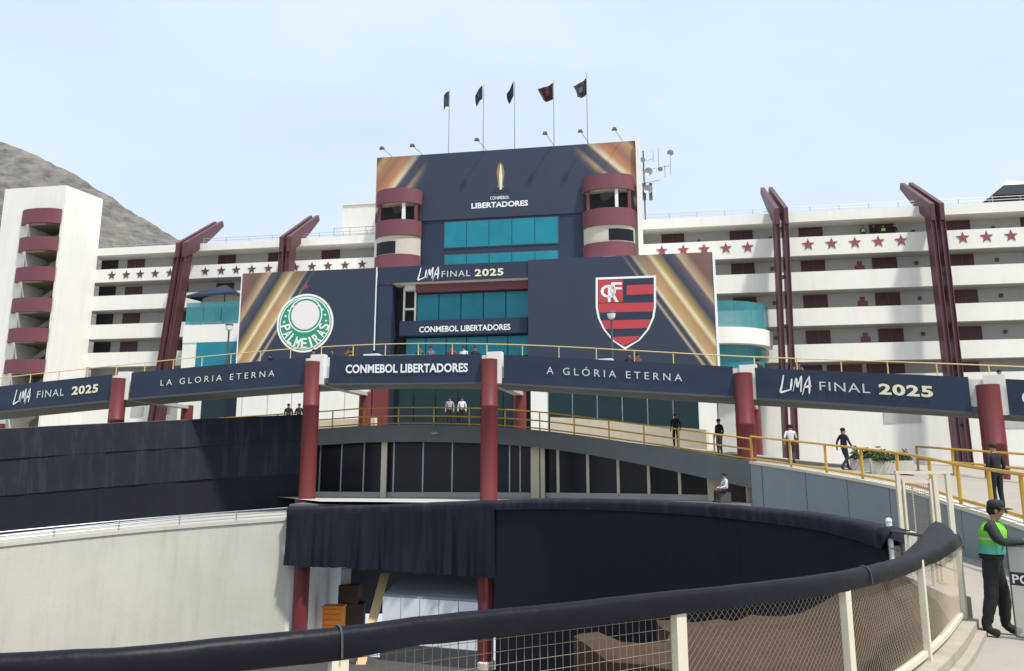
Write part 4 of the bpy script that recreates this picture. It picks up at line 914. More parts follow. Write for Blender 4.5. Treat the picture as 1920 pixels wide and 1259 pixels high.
# opening: red posts, return wall, ceiling, rear wall
for x, Y, lab in ((570, 36.0, 'red post under the hanging cloth beside the pale wall'), (911, 33.2, 'red post under the hanging cloth beside the wrapped wall')):
    p = at(x, 1000, Y); q = thing('red_post', (p.x, p.y, -5.6), lab, 'post', 'red posts of the pit opening'); MB().lathe((p.x, p.y, 0), [(.34, -5.6), (.34, .4)], 22).build('shaft', M['column'], q, smooth=True); MB().lathe((p.x, p.y, 0), [(.4, -5.6), (.4, -5.35), (.35, -5.3)], 22).build('base', M['conc'], q, smooth=True)
tn = thing('underpass', (-4, 42, -5.6), 'shaded underpass room behind the red posts of the pit', 'room')
a = LEFTC[-1]; Pn = [Vector((a.x, a.y, 0)), Vector((a.x + .65, a.y + .5, 0)), Vector((a.x + .9, a.y + 9, 0)), Vector((a.x, a.y + 9, 0))]
col_prism(Pn, -5.6, .6).build('side_wall', M['white'], tn)
c = Vector((FARC[kk].x, FARC[kk].y, 0)); col_prism([c + Vector((.05, .5, 0)), c + Vector((.4, .5, 0)), c + Vector((.4, 13, 0)), c + Vector((.05, 13, 0))], -5.6, .6).build('side_wall', M['recess'], tn)
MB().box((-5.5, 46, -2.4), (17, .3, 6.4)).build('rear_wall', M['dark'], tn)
OP = [p for p in FARC[:kk + 2]]
MB().slab([p + Vector((0, .2, 0)) for p in OP], [Vector((p.x, 46, 0)) for p in OP], .35, .8).build('ceiling', M['greyp'], tn)
MB().slab([p + Vector((0, .25, 0)) for p in OP], [p + Vector((0, .75, 0)) for p in OP], -1.6, .34).build('edge_beam', M['greyp'], tn)
# things standing in the underpass
p = at(626, 1160, 38.5); bx = thing('plastic_bin', (p.x, p.y, -5.6), 'orange slatted plastic bin in the shaded underpass', 'bin')
MB().box((p.x, p.y, -5.6 + 1.35 / 2 + .25), (.95, .7, 1.3)).build('body', M['orange'], bx)
for k in range(5): MB().box((p.x, p.y - .37, -5.15 + k * .24), (.86, .05, .1)).build('rib', M['orange'], bx)
MB().box((p.x, p.y, -5.6 + .12), (.8, .6, .24)).build('plinth', M['steeld'], bx); MB().box((p.x, p.y, -4.03), (1.02, .78, .08)).build('lid', M['orange'], bx)
p = at(660, 1130, 40.5); cbx = thing('stacked_load', (p.x, p.y, -5.6), 'brown covered stack behind the orange bin', 'stack')
MB().box((p.x, p.y, -4.9), (1.3, .9, 1.4), .1).build('lower_crate', mat('dark_brown_board', (.05, .028, .018), .8, .3), cbx); MB().box((p.x - .1, p.y, -3.75), (1.0, .8, .88), -.08).build('upper_crate', mat('brown_board', (.06, .035, .022), .8, .3), cbx); MB().box((p.x - .35, p.y, -2.9), (.5, .5, .75), .2).build('grey_carton', M['recess'], cbx)
a, b_ = at(702, 1150, 35.3), at(722, 1075, 36.6); pl = thing('timber_plank', (a.x, a.y, -5.6), 'pale timber plank leaning in the underpass beside the white container', 'plank')
d = b_ - a; a2 = a + d * ((-5.6 - a.z) / d.z); MB().prism([a2 + Vector((-.2, 0, 0)), a2 + Vector((.2, 0, 0)), b_ + Vector((.2, 0, 0)), b_ + Vector((-.2, 0, 0))], (0, .08, 0)).build('board', M['wood'], pl)
MB().prism([a2 + Vector((-.32, .1, 0)), a2 + Vector((-.22, .1, 0)), a2 + Vector((-.22, .1, 1.2)), a2 + Vector((-.32, .1, 1.2))], (0, .1, 0)).build('steel_foot', M['steeld'], pl)
L0, R0 = at(716, 1165, 34.75), at(897, 1165, 33.05); ct = thing('white_container', ((L0.x + R0.x) / 2, 38.2, -5.6), 'low white panelled container with sloping grey roof in the underpass', 'container')
ztop = at(800, 1121, 34.4).z; n = 5
for k in range(n):
    a = L0.lerp(R0, k / n); b_ = L0.lerp(R0, (k + 1) / n); e2 = (b_ - a) * .015
    MB().hexa([Vector((a.x, a.y, -5.6)) + e2, Vector((b_.x, b_.y, -5.6)) - e2, Vector((b_.x, b_.y + .15, -5.6)) - e2, Vector((a.x, a.y + .15, -5.6)) + e2, Vector((a.x, a.y, ztop)) + e2, Vector((b_.x, b_.y, ztop)) - e2, Vector((b_.x, b_.y + .15, ztop)) - e2, Vector((a.x, a.y + .15, ztop)) + e2]).build('side_panel', M['sheet'], ct)
MB().hexa([Vector((L0.x, L0.y, ztop + .01)), Vector((R0.x, R0.y, ztop + .01)), Vector((R0.x, R0.y + 3.6, ztop + .01)), Vector((L0.x + .8, L0.y + 3.6, ztop + .01)), Vector((L0.x + .05, L0.y + .05, ztop + .1)), Vector((R0.x, R0.y + .05, ztop + .1)), Vector((R0.x, R0.y + 3.6, ztop + .85)), Vector((L0.x + .8, L0.y + 3.6, ztop + .85))]).build('roof', M['greysheet'], ct)
MB().hexa([Vector((L0.x + .05, L0.y + .3, -5.59)), Vector((R0.x - .05, R0.y + .3, -5.59)), Vector((R0.x - .05, R0.y + 3.5, -5.59)), Vector((L0.x + .85, L0.y + 3.5, -5.59)), Vector((L0.x + .05, L0.y + .3, ztop)), Vector((R0.x - .05, R0.y + .3, ztop)), Vector((R0.x - .05, R0.y + 3.5, ztop)), Vector((L0.x + .85, L0.y + 3.5, ztop))]).build('body', M['sheet'], ct)
MB().hexa([Vector((L0.x - .03, L0.y - .12, -5.6)), Vector((R0.x + .03, R0.y - .12, -5.6)), Vector((R0.x + .03, R0.y - .02, -5.6)), Vector((L0.x - .03, L0.y - .02, -5.6)), Vector((L0.x - .03, L0.y - .12, -4.9)), Vector((R0.x + .03, R0.y - .12, -4.9)), Vector((R0.x + .03, R0.y - .02, -4.9)), Vector((L0.x - .03, L0.y - .02, -4.9))]).build('shade_strip', M['steeld'], ct)  # dark strip added as painted pit shadow, not a part of the container

# ================================================================== NEAR FENCE
fe = thing('curved_fence', (2.5, 6.0, 0), 'curved mesh fence in the foreground with black vinyl rolled over its top rail', 'fence')
FB = [Vector((p.x, p.y, 0)) for p in FENCE]; nF = normals2(FB)
kb = MB().slab([p - n_ * .17 for p, n_ in zip(FB, nF)], [p + n_ * .12 for p, n_ in zip(FB, nF)], -.7, .17).build('kerb', M['kerb'], fe, smooth=True)
MB().slab([p - n_ * .27 for p, n_ in zip(FB, nF)], [p - n_ * .172 for p, n_ in zip(FB, nF)], -.7, .07).build('kerb_step', M['kerb'], fe, smooth=True)
MB().slab([p - n_ * .03 for p, n_ in zip(FB, nF)], [p + n_ * .03 for p, n_ in zip(FB, nF)], .215, .265).build('bottom_rail', M['frame'], fe, smooth=True)
MB().tube([p + Vector((0, 0, 1.17)) for p in FB], .035, 8).build('top_rail', M['frame'], fe, smooth=True)
rows = []; nP = len(FB)
for i, (p, n_) in enumerate(zip(FB, nF)):
    s = i * .15; t_ = i / (nP - 1); fl = max(0, min(1, (t_ - .68) / .25)); fl = fl ** 1.15 * (1 - .15 * max(0, (t_ - .95) / .05)); e1 = 1 - .0 * t_
    wv = .014 * noise.noise(Vector((s * 1.3, 0, 0))) + .006 * noise.noise(Vector((s * 5, 2, 0))); sk = .012 * noise.noise(Vector((s * 2.2, 4, 0))) + .02 * noise.noise(Vector((s * .5, 9, 0))); r = []
    rl = .02 * fl * math.sin(s * 6)
    prof = [(.058 + .26 * fl, -.10 + .27 * fl), (.06 + .25 * fl, -.04 + .26 * fl), (.052 + .19 * fl, 0 + .195 * fl), (.04 + .12 * fl, .022 + .12 * fl + rl), (.02 + .06 * fl, .032 + .07 * fl - rl), (0, .036), (-.03, .028), (-.05, .002), (-.056, -.035), (-.06 - sk, -.08), (-.058 - sk * 2, -.115 + sk * 1.5)]
    fd_ = (n_ * (1 - fl) + Vector((0, 1, 0)) * fl).normalized()
    for a, h in prof: r.append(p + (fd_ if a > 0 else n_) * (a + wv) + Vector((0, 0, 1.2 + h + wv * .6)))
    rows.append(r)
# closed end over the last post
rows.append([q + (FB[-1] - FB[-2]).normalized() * .10 + Vector((0, 0, -.03)) for q in rows[-1]])
e0 = FB[-1] + (FB[-1] - FB[-2]).normalized() * .16
rows.append([q.lerp(Vector((e0.x, e0.y, q.z - .1)), .35) + (FB[-1] - FB[-2]).normalized() * .1 for q in rows[-1]])
MB().grid(rows).build('vinyl_cover', M['vinyl'], fe, smooth='all', fixn=False)
# seam straps on the cover
for k in (14, 46, 78):
    p, n_ = FB[k], nF[k]; MB().tube([p + n_ * a + Vector((0, 0, 1.2 + h)) for a, h in ((.064, -.06), (.058, .005), (.02, .038), (0, .042), (-.034, .033), (-.056, .004), (-.064, -.05), (-.068, -.11))], .006, 5).build('strap', M['steeld'], fe)
# posts
def fence_index(xpx):
    return min(range(nP), key=lambda k: abs(CX + F_PX * FB[k].x / (FB[k].y * math.cos(PITCH)) - xpx) if FB[k].y > 1 else 1e9)
pk = [fence_index(x) for x in (-310, 120, 635, 1250, 1566, 1709, 1777)] + [nP - 1]
pk = sorted(set([0] + pk))
for k in pk:
    p, n_ = FB[k], nF[k]; w_ = .09
    MB().box((p.x - n_.x * .02, p.y - n_.y * .02, .66), (w_, .06, .99), math.atan2(-n_.x, n_.y)).build('post', M['frame'], fe)
def wire(mb, a, b_, r):
    d = (b_ - a).normalized(); x = d.cross(Vector((.3, .5, .8))).normalized(); y = d.cross(x); k = len(mb.v); vs = []
    for q in (a, b_):
        for j in range(3): an = 2 * math.pi * j / 3; vs.append(q + (x * math.cos(an) + y * math.sin(an)) * r)
    mb.add(vs, [(0, 1, 4, 3), (1, 2, 5, 4), (2, 0, 3, 5)])
def path_pt(k0, k1, s):
    f_ = k0 + (k1 - k0) * s; i = min(int(f_), nP - 2); return FB[i].lerp(FB[i + 1], f_ - i)
for pi_, (k0, k1) in enumerate(zip(pk, pk[1:])):
    L = (FB[k1] - FB[k0]).length
    if L < .25: continue
    mb = MB(); z0, z1 = .27, 1.14; H = z1 - z0; chain = CX + F_PX * FB[k0].x / FB[k0].y > 1150
    if not chain:
        n = int(L / .055)
        for k in range(1, n): p = path_pt(k0, k1, k / n); wire(mb, p + Vector((0, 0, z0)), p + Vector((0, 0, z1)), .0017)
        m_ = int(H / .068); ns = max(3, int(L / .5))
        for j in range(m_ + 1):
            z = z0 + H * j / m_
            for k in range(ns): wire(mb, path_pt(k0, k1, k / ns) + Vector((0, 0, z)), path_pt(k0, k1, (k + 1) / ns) + Vector((0, 0, z)), .0021)
    else:
        step = .058; n = int((L + H) / step)
        for k in range(n):
            for sg in (1, -1):
                # line rising across the panel, cut into pieces so that it follows the curve
                s0 = k * step - (H if sg > 0 else 0); a_s, b_s = max(0, s0), min(L, s0 + H)
                if b_s - a_s < .02: continue
                m_ = max(1, int((b_s - a_s) / .25)); pts = []
                for j in range(m_ + 1):
                    s = a_s + (b_s - a_s) * j / m_; z = z0 + (s - s0) if sg > 0 else z1 - (s - s0); pts.append(path_pt(k0, k1, s / L) + Vector((0, 0, z)))
                for a, b_ in zip(pts, pts[1:]): wire(mb, a, b_, .0016)
    mb.build('wire_mesh', M['wire'], fe, kind='stuff', fixn=False)
# back run of the fence to the wrapped wall
bf = thing('back_rail', (6.4, 12.2, 0), 'thin dark rail joining the fence corner to the wrapped wall', 'railing')
a = FB[-1]; b_ = Vector((FARC[-1].x + .12, FARC[-1].y + .1, 0))
MB().tube([a + Vector((0, 0, 1.16)), b_ + Vector((0, 0, 1.05))], .028, 6).build('rail', M['steeld'], bf)
MB().slab([a + Vector((-.1, .05, 0)), b_ + Vector((-.1, 0, 0))], [a + Vector((.15, .05, 0)), b_ + Vector((.15, 0, 0))], -.4, .42).build('kerb', M['kerb'], bf)
for f_ in (.33, .66): q = a.lerp(b_, f_); MB().tube([q + Vector((0, 0, .1)), q + Vector((0, 0, 1.12))], .025, 6).build('post', M['frame'], bf)
for z in (.4, .75): MB().tube([a + Vector((0, 0, z)), b_ + Vector((0, 0, z))], .012, 5).build('rail', M['steeld'], bf)

# ---- cream mesh gate
def gate():
    Y = 15.6; x0, x1, x2 = at(1683, 900, Y).x, at(1752, 900, Y).x, at(1777, 900, Y).x; zt2 = at(1700, 889, Y).z
    r_ = thing('mesh_gate', ((x0 + x2) / 2, Y, 0), 'cream framed mesh gate standing open before the grey ramp wall', 'gate')
    for x, w_, h in ((x0, .07, zt2), (x0 + .10, .04, zt2 - .1), (x1 - .10, .04, zt2 - .1), (x1, .08, zt2 - .02), (x2, .09, zt2)): MB().box((x, Y, h / 2), (w_, .07, h)).build('frame_post', M['frame'], r_)
    MB().box(((x0 + x2) / 2, Y, zt2 + .03), (x2 - x0 + .09, .075, .06)).build('top_bar', M['frame'], r_)
    MB().box(((x0 + x1) / 2, Y, zt2 - .15), (x1 - x0 - .24, .05, .05)).build('leaf_bar', M['frame'], r_); MB().box(((x0 + x1) / 2, Y, .25), (x1 - x0 - .24, .05, .05)).build('leaf_bar', M['frame'], r_)
    MB().box(((x0 + x1) / 2 - .08, Y + .03, zt2 / 2), (.018, .018, zt2 - .5)).build('leaf_bar', M['frame'], r_)
    mb = MB(); xa, xb = x0 + .12, x1 - .12; n = 14
    for k in range(n + 1): x = xa + (xb - xa) * k / n; wire(mb, Vector((x, Y, .25)), Vector((x, Y, zt2 - .15)), .004)
    for k in range(28): z = .25 + (zt2 - .4) * k / 27; wire(mb, Vector((xa, Y, z)), Vector((xb, Y, z)), .004)
    mb.build('wire_mesh', M['wire'], r_, kind='stuff', fixn=False)
gate()

# ---- lamp posts on the walkway
def lamp(x, yt, yb, Y, label):
    b2 = at(x, yb, Y); t2 = at(x, yt, Y); r_ = thing('lamp_post', (b2.x, b2.y, b2.z - 1.2), label, 'lamp post', 'lamp posts on the raised walkway')
    MB().tube([(b2.x, b2.y, b2.z - 1.6), (b2.x, b2.y, t2.z)], [.07, .05], 8).build('pole', M['steeld'], r_)
    MB().lathe((b2.x, b2.y, t2.z - .1), [(.06, 0), (.17, .08), (.22, .3), (.1, .36)], 12).build('lantern', M['sheet'], r_, smooth=True); MB().lathe((b2.x, b2.y, t2.z + .25), [(.24, 0), (.2, .06), (.03, .12)], 12).build('cap', M['steeld'], r_, smooth=True)
lamp(1148, 596, 664, 38.2, 'dark lamp post standing in front of the striped shield')
lamp(425, 618, 684, 43.5, 'dark lamp post left of the green crest banner')

# ================================================================== PEOPLE
SK = mat('skin', (.32, .18, .12), .55, .1, 20)
def pmat(n, c): return mat(n, c, .8, .15, 12)
BASE = dict(pel=(0, 0, .95), ab=(0, .01, 1.12), ch=(0, 0, 1.30), nk=(0, .0, 1.46), hd=(0, .03, 1.575), ht=(0, .02, 1.665),
            sl=(-.17, 0, 1.395), el=(-.235, -.03, 1.12), wl=(-.235, .05, .88), fl=(-.235, .08, .79), sr=(.17, 0, 1.395), er=(.235, -.03, 1.12), wr=(.235, .05, .88), fr=(.235, .08, .79),
            hl=(-.09, 0, .9), kl=(-.10, .03, .49), al=(-.10, -.02, .09), tl=(-.105, .14, .035), hr=(.09, 0, .9), kr=(.10, .03, .49), ar=(.10, -.02, .09), tr=(.105, .14, .035))
RAD = dict(pel=(.155, .115), ab=(.145, .11), ch=(.165, .12), nk=(.055, .055), hd=(.082, .1), ht=(.062, .075), sl=(.068, .068), el=(.047, .047), wl=(.033, .033), fl=(.03, .042), sr=(.068, .068), er=(.047, .047), wr=(.033, .033), fr=(.03, .042),
           hl=(.092, .1), kl=(.066, .07), al=(.045, .05), tl=(.042, .035), hr=(.092, .1), kr=(.066, .07), ar=(.045, .05), tr=(.042, .035))
EDG = [('pel', 'ab'), ('ab', 'ch'), ('ch', 'nk'), ('nk', 'hd'), ('hd', 'ht'), ('ch', 'sl'), ('sl', 'el'), ('el', 'wl'), ('wl', 'fl'), ('ch', 'sr'), ('sr', 'er'), ('er', 'wr'), ('wr', 'fr'), ('pel', 'hl'), ('hl', 'kl'), ('kl', 'al'), ('al', 'tl'), ('pel', 'hr'), ('hr', 'kr'), ('kr', 'ar'), ('ar', 'tr')]
def region(e, sleeve):
    if e in (('ch', 'nk'), ('pel', 'ab'), ('ab', 'ch'), ('ch', 'sl'), ('ch', 'sr'), ('sl', 'el'), ('sr', 'er')): return 0
    if e in (('el', 'wl'), ('er', 'wr')): return 0 if sleeve else 2
    if e in (('pel', 'hl'), ('pel', 'hr'), ('hl', 'kl'), ('hr', 'kr'), ('kl', 'al'), ('kr', 'ar')): return 1
    if e in (('al', 'tl'), ('ar', 'tr')): return 3
    return 2
PCACHE = {}
def body_mesh(key, pose, sleeve=True, extra=None, sub=2, radii=None):
    if key in PCACHE: return PCACHE[key]
    J = dict(BASE); J.update(pose); rad = dict(RAD); rad.update(radii or {}); names = list(J); edges = list(EDG)
    if extra:
        for n, (par, co, r) in extra.items(): J[n] = co; rad[n] = (r, r); names.append(n); edges.append((par, n))
    me = bpy.data.meshes.new('sk'); idx = {n: i for i, n in enumerate(names)}
    me.from_pydata([J[n] for n in names], [(idx[a], idx[b_]) for a, b_ in edges], []); ob = bpy.data.objects.new('sk', me); COL.objects.link(ob)
    md = ob.modifiers.new('skin', 'SKIN'); md.branch_smoothing = .6; sd_ = me.skin_vertices[0].data
    for n in names: sd_[idx[n]].radius = rad[n]
    sd_[idx['pel']].use_root = True
    ss = ob.modifiers.new('sub', 'SUBSURF'); ss.levels = sub; ss.render_levels = sub
    bpy.context.view_layer.update(); ev = ob.evaluated_get(bpy.context.evaluated_depsgraph_get()); nm = bpy.data.meshes.new_from_object(ev)
    bpy.data.objects.remove(ob); nm.name = 'body'; nm.materials.clear()
    for k in range(4): nm.materials.append(SK)
    segs_ = [(Vector(J[a]), Vector(J[b_]), region((a, b_), sleeve)) for a, b_ in edges]
    for p in nm.polygons:
        c = p.center; best = (9, 0)
        for a, b_, rg in segs_:
            d = b_ - a; t_ = max(0, min(1, (c - a).dot(d) / max(1e-9, d.length_squared))); q = (c - a - d * t_).length
            if q < best[0]: best = (q, rg)
        rg = best[1]
        if rg == 0 and c.z > J['nk'][2] - .015 and abs(c.x - J['nk'][0]) < .09: rg = 2
        p.material_index = rg; p.use_smooth = True
    PCACHE[key] = nm; return nm
POSES = dict(stand={}, walk=dict(kl=(-.09, .16, .51), al=(-.09, .22, .1), tl=(-.09, .38, .07), kr=(.09, .06, .49), ar=(.09, -.24, .13), tr=(.09, -.12, .04), el=(-.24, -.12, 1.13), wl=(-.25, -.13, .88), fl=(-.25, -.11, .8), er=(.24, .07, 1.13), wr=(.24, .2, .92), fr=(.24, .25, .85)),
             lean=dict(ab=(0, .08, 1.1), ch=(0, .2, 1.24), nk=(0, .29, 1.36), hd=(0, .36, 1.45), ht=(0, .38, 1.53), sl=(-.17, .22, 1.32), sr=(.17, .22, 1.32), el=(-.22, .32, 1.07), wl=(-.16, .52, 1.02), fl=(-.12, .58, 1.02), er=(.22, .32, 1.07), wr=(.16, .52, 1.02), fr=(.12, .58, 1.02)),
             sit=dict(pel=(0, 0, .5), ab=(0, -.01, .68), ch=(0, .02, .86), nk=(0, .03, 1.02), hd=(0, .06, 1.135), ht=(0, .05, 1.225), sl=(-.17, .02, .955), sr=(.17, .02, .955), el=(-.23, .08, .7), wl=(-.15, .3, .62), fl=(-.1, .36, .6), er=(.23, .08, .7), wr=(.15, .3, .62), fr=(.1, .36, .6), hl=(-.1, .05, .48), kl=(-.13, .44, .5), al=(-.13, .42, .09), tl=(-.13, .57, .04), hr=(.1, .05, .48), kr=(.13, .44, .5), ar=(.13, .42, .09), tr=(.13, .57, .04)))
COLS = {}
def cm(c, nm):
    if c not in COLS: COLS[c] = pmat(nm + '_cloth', c)
    return COLS[c]
def person(loc, yaw, pose, top, bot, label, hair=(.012, .010, .009), scale=1.0, vest=None, group='people around the stadium', sleeve=True, hat=None, grp=True):
    me = body_mesh(pose + str(sleeve), POSES[pose], sleeve, sub=1); loc = Vector(loc)
    r_ = thing('person', loc, label, 'person', group); r_.rotation_euler = (0, 0, yaw); r_.scale = (scale,) * 3
    o = bpy.data.objects.new('body', me); COL.objects.link(o); o.parent = r_
    for i, m_ in enumerate((cm(top, 'shirt'), cm(bot, 'trouser'), SK, cm((.015, .014, .013), 'shoe'))): o.material_slots[i].link = 'OBJECT'; o.material_slots[i].material = m_
    J = dict(BASE); J.update(POSES[pose]); h = Vector(J['hd']); mb = MB()
    mb.ball(h + Vector((0, -.022, .045)), (.092, .105, .085), 12, 8); hm_ = mb.mesh('hair', cm(hat or hair, 'hair'), smooth='all'); q = bpy.data.objects.new('cap' if hat else 'hair', hm_); COL.objects.link(q); q.parent = r_
    if vest:
        mb = MB(); c = Vector(J['ch']); a_ = Vector(J['ab']); rows = []
        for k in range(6):
            t_ = k / 5; p = a_.lerp(c, t_ * 1.45) + Vector((0, 0, -.06)); rows.append([p + Vector((math.cos(z) * (.168 + .02 * math.sin(t_ * 3)), math.sin(z) * .135, 0)) for z in [2 * math.pi * j / 16 for j in range(16)]])
        q = bpy.data.objects.new('vest', mb.grid(rows, 0, True).mesh('vest', cm(vest, 'vest'), smooth='all')); COL.objects.link(q); q.parent = r_
    return r_
def ramp_z(p):
    k = min(range(NP), key=lambda k: (RC[k].x - p.x) ** 2 + (RC[k].y - p.y) ** 2); return RC[k].z - .04
def on_ramp(x, y, Y): p = at(x, y, Y); p.z = ramp_z(p); return p
NAVY = (.015, .018, .035); BLK = (.012, .012, .014); WHT = (.6, .6, .62); GRY = (.12, .12, .13); LIME = (.25, .62, .06)
person(on_ramp(1485, 865, 33.5), R(-20), 'walk', WHT, (.03, .03, .035), 'person in white shirt and dark trousers walking on the sloping ramp', sleeve=False, group='walkers on the ramp')
person(on_ramp(1585, 878, 31.0), R(-75), 'walk', NAVY, (.02, .022, .03), 'person in dark clothes walking up the ramp near the white wall', group='walkers on the ramp')
person(on_ramp(1268, 838, 38.8), R(150), 'stand', BLK, BLK, 'person in black standing at the ramp railing under the walkway', group='walkers on the ramp')
person(on_ramp(1350, 850, 36.2), R(120), 'stand', BLK, GRY, 'person in black beside the red column on the ramp', group='walkers on the ramp')
p = at(1362, 945, 33.2); p.z = fl_z; person(p, R(100), 'sit', WHT, BLK, 'person in light top sitting in the doorway below the ramp')
MB().box((p.x - .05, p.y + .1, fl_z + .22), (.45, .45, .44)).build('stool', M['steeld'], label='dark stool in the doorway below the ramp', cat='stool')
for x, Y, top, lab in ((843, 46, (.30, .30, .36), 'person in grey shirt behind the railing in the dark entrance'), (866, 46, WHT, 'person in white shirt behind the railing in the dark entrance')):
    p = on_ramp(x, 775, Y); p.z = 5.0; person(p, R(180), 'stand', top, BLK, lab)
for x, Y, top, lab in ((540, 45.4, BLK, 'left of two people in black seen above the fabric screen'), (560, 45.4, NAVY, 'right of two people in black seen above the fabric screen')):
    p = at(x, 790, Y); p.z = ramp_z(p); person(p, R(180), 'stand', top, BLK, lab)
# on the walkway
def on_deck(x, back):
    k = min(range(len(DK)), key=lambda k: abs(CX + F_PX * DK[k].x / (DK[k].y * math.cos(PITCH) + 5 * math.sin(PITCH)) - x)); q = DK[k] + ND[k] * back
    # slide along the deck until the photo column fits
    best = None
    for j in range(len(DK) - 1):
        for f_ in (0, .25, .5, .75):
            q = DK[j].lerp(DK[j + 1], f_) + ND[j] * back; zc = q.y * math.cos(PITCH) + (q.z - 2) * math.sin(PITCH); xx = CX + F_PX * q.x / zc
            if best is None or abs(xx - x) < best[0]: best = (abs(xx - x), q.copy())
    q = best[1]; q.z -= 1.15; return q
for x, bk, pose, yaw, top, vest, lab in (
    (512, 2.0, 'lean', 160, BLK, None, 'person in black leaning on the walkway above LA GLORIA ETERNA'),
    (584, 1.6, 'stand', 170, (.02, .04, .03), LIME, 'person in lime vest at the column below the round crest'),
    (627, 2.2, 'stand', 180, BLK, None, 'person in black on the walkway just right of the round crest'),
    (648, 2.0, 'stand', 200, (.09, .05, .03), None, 'person in brown on the walkway right of the round crest'),
    (664, 1.8, 'lean', 180, (.02, .03, .02), (.5, .55, .05), 'person in yellow vest beside the white cool box on the walkway'),
    (788, 2.0, 'stand', 170, (.03, .10, .06), None, 'person in dark green on the walkway above the middle banner'),
    (808, 2.3, 'stand', 190, GRY, None, 'person in grey on the walkway above the middle banner'),
    (848, 1.9, 'stand', 175, (.16, .03, .05), None, 'person in maroon on the walkway near the red column'),
    (868, 2.2, 'stand', 160, WHT, None, 'person in white on the walkway near the red column'),
    (895, 2.0, 'stand', 185, BLK, None, 'person in black against the red column on the walkway'),
    (1182, 2.0, 'stand', 170, BLK, None, 'left of two people in black below the striped shield'),
    (1196, 2.2, 'stand', 200, (.10, .04, .04), None, 'person in dark red below the tip of the striped shield'),
    (1426, 1.8, 'stand', 190, BLK, None, 'person in black on the walkway before the right glass terrace'),
    (1490, 1.8, 'lean', 180, (.2, .12, .09), None, 'person in brown leaning by the mast on the walkway'),
    (1868, 1.8, 'lean', 180, BLK, None, 'person in black at the right end of the walkway')):
    person(on_deck(x, bk * .3 + .1), R(yaw), pose, top, BLK, lab, vest=vest, group='people on the raised walkway', scale=.97)
for x, w_, lab in ((700, .75, 'white cool box on the walkway above the middle banner'), (1142, .62, 'white box on the walkway below the striped shield')):
    q = on_deck(x, 1.2); r_ = thing('white_box', q, lab, 'box', 'white boxes on the walkway'); MB().box((q.x, q.y, q.z + .62), (w_, .5, 1.2), -.3).build('body', M['sheet'], r_); MB().box((q.x, q.y, q.z + 1.27), (w_ + .06, .55, .1), -.3).build('lid', M['sheet'], r_)
# in the top gallery
for x, top, vest, lab in ((1618, (.02, .05, .02), (.22, .5, .08), 'left of two people in green vests in the top gallery'), (1656, (.02, .05, .02), (.3, .55, .12), 'right of two people in green vests in the top gallery'), (1638, BLK, None, 'person in black between the green vests in the top gallery'), (1676, BLK, None, 'person in black right of the green vests in the top gallery')):
    u = fac(x, 430, -.9)[0]; person(Fp(u, -.9, 21.75), R(171), 'stand', top, BLK, lab, vest=vest, group='people in the top gallery')

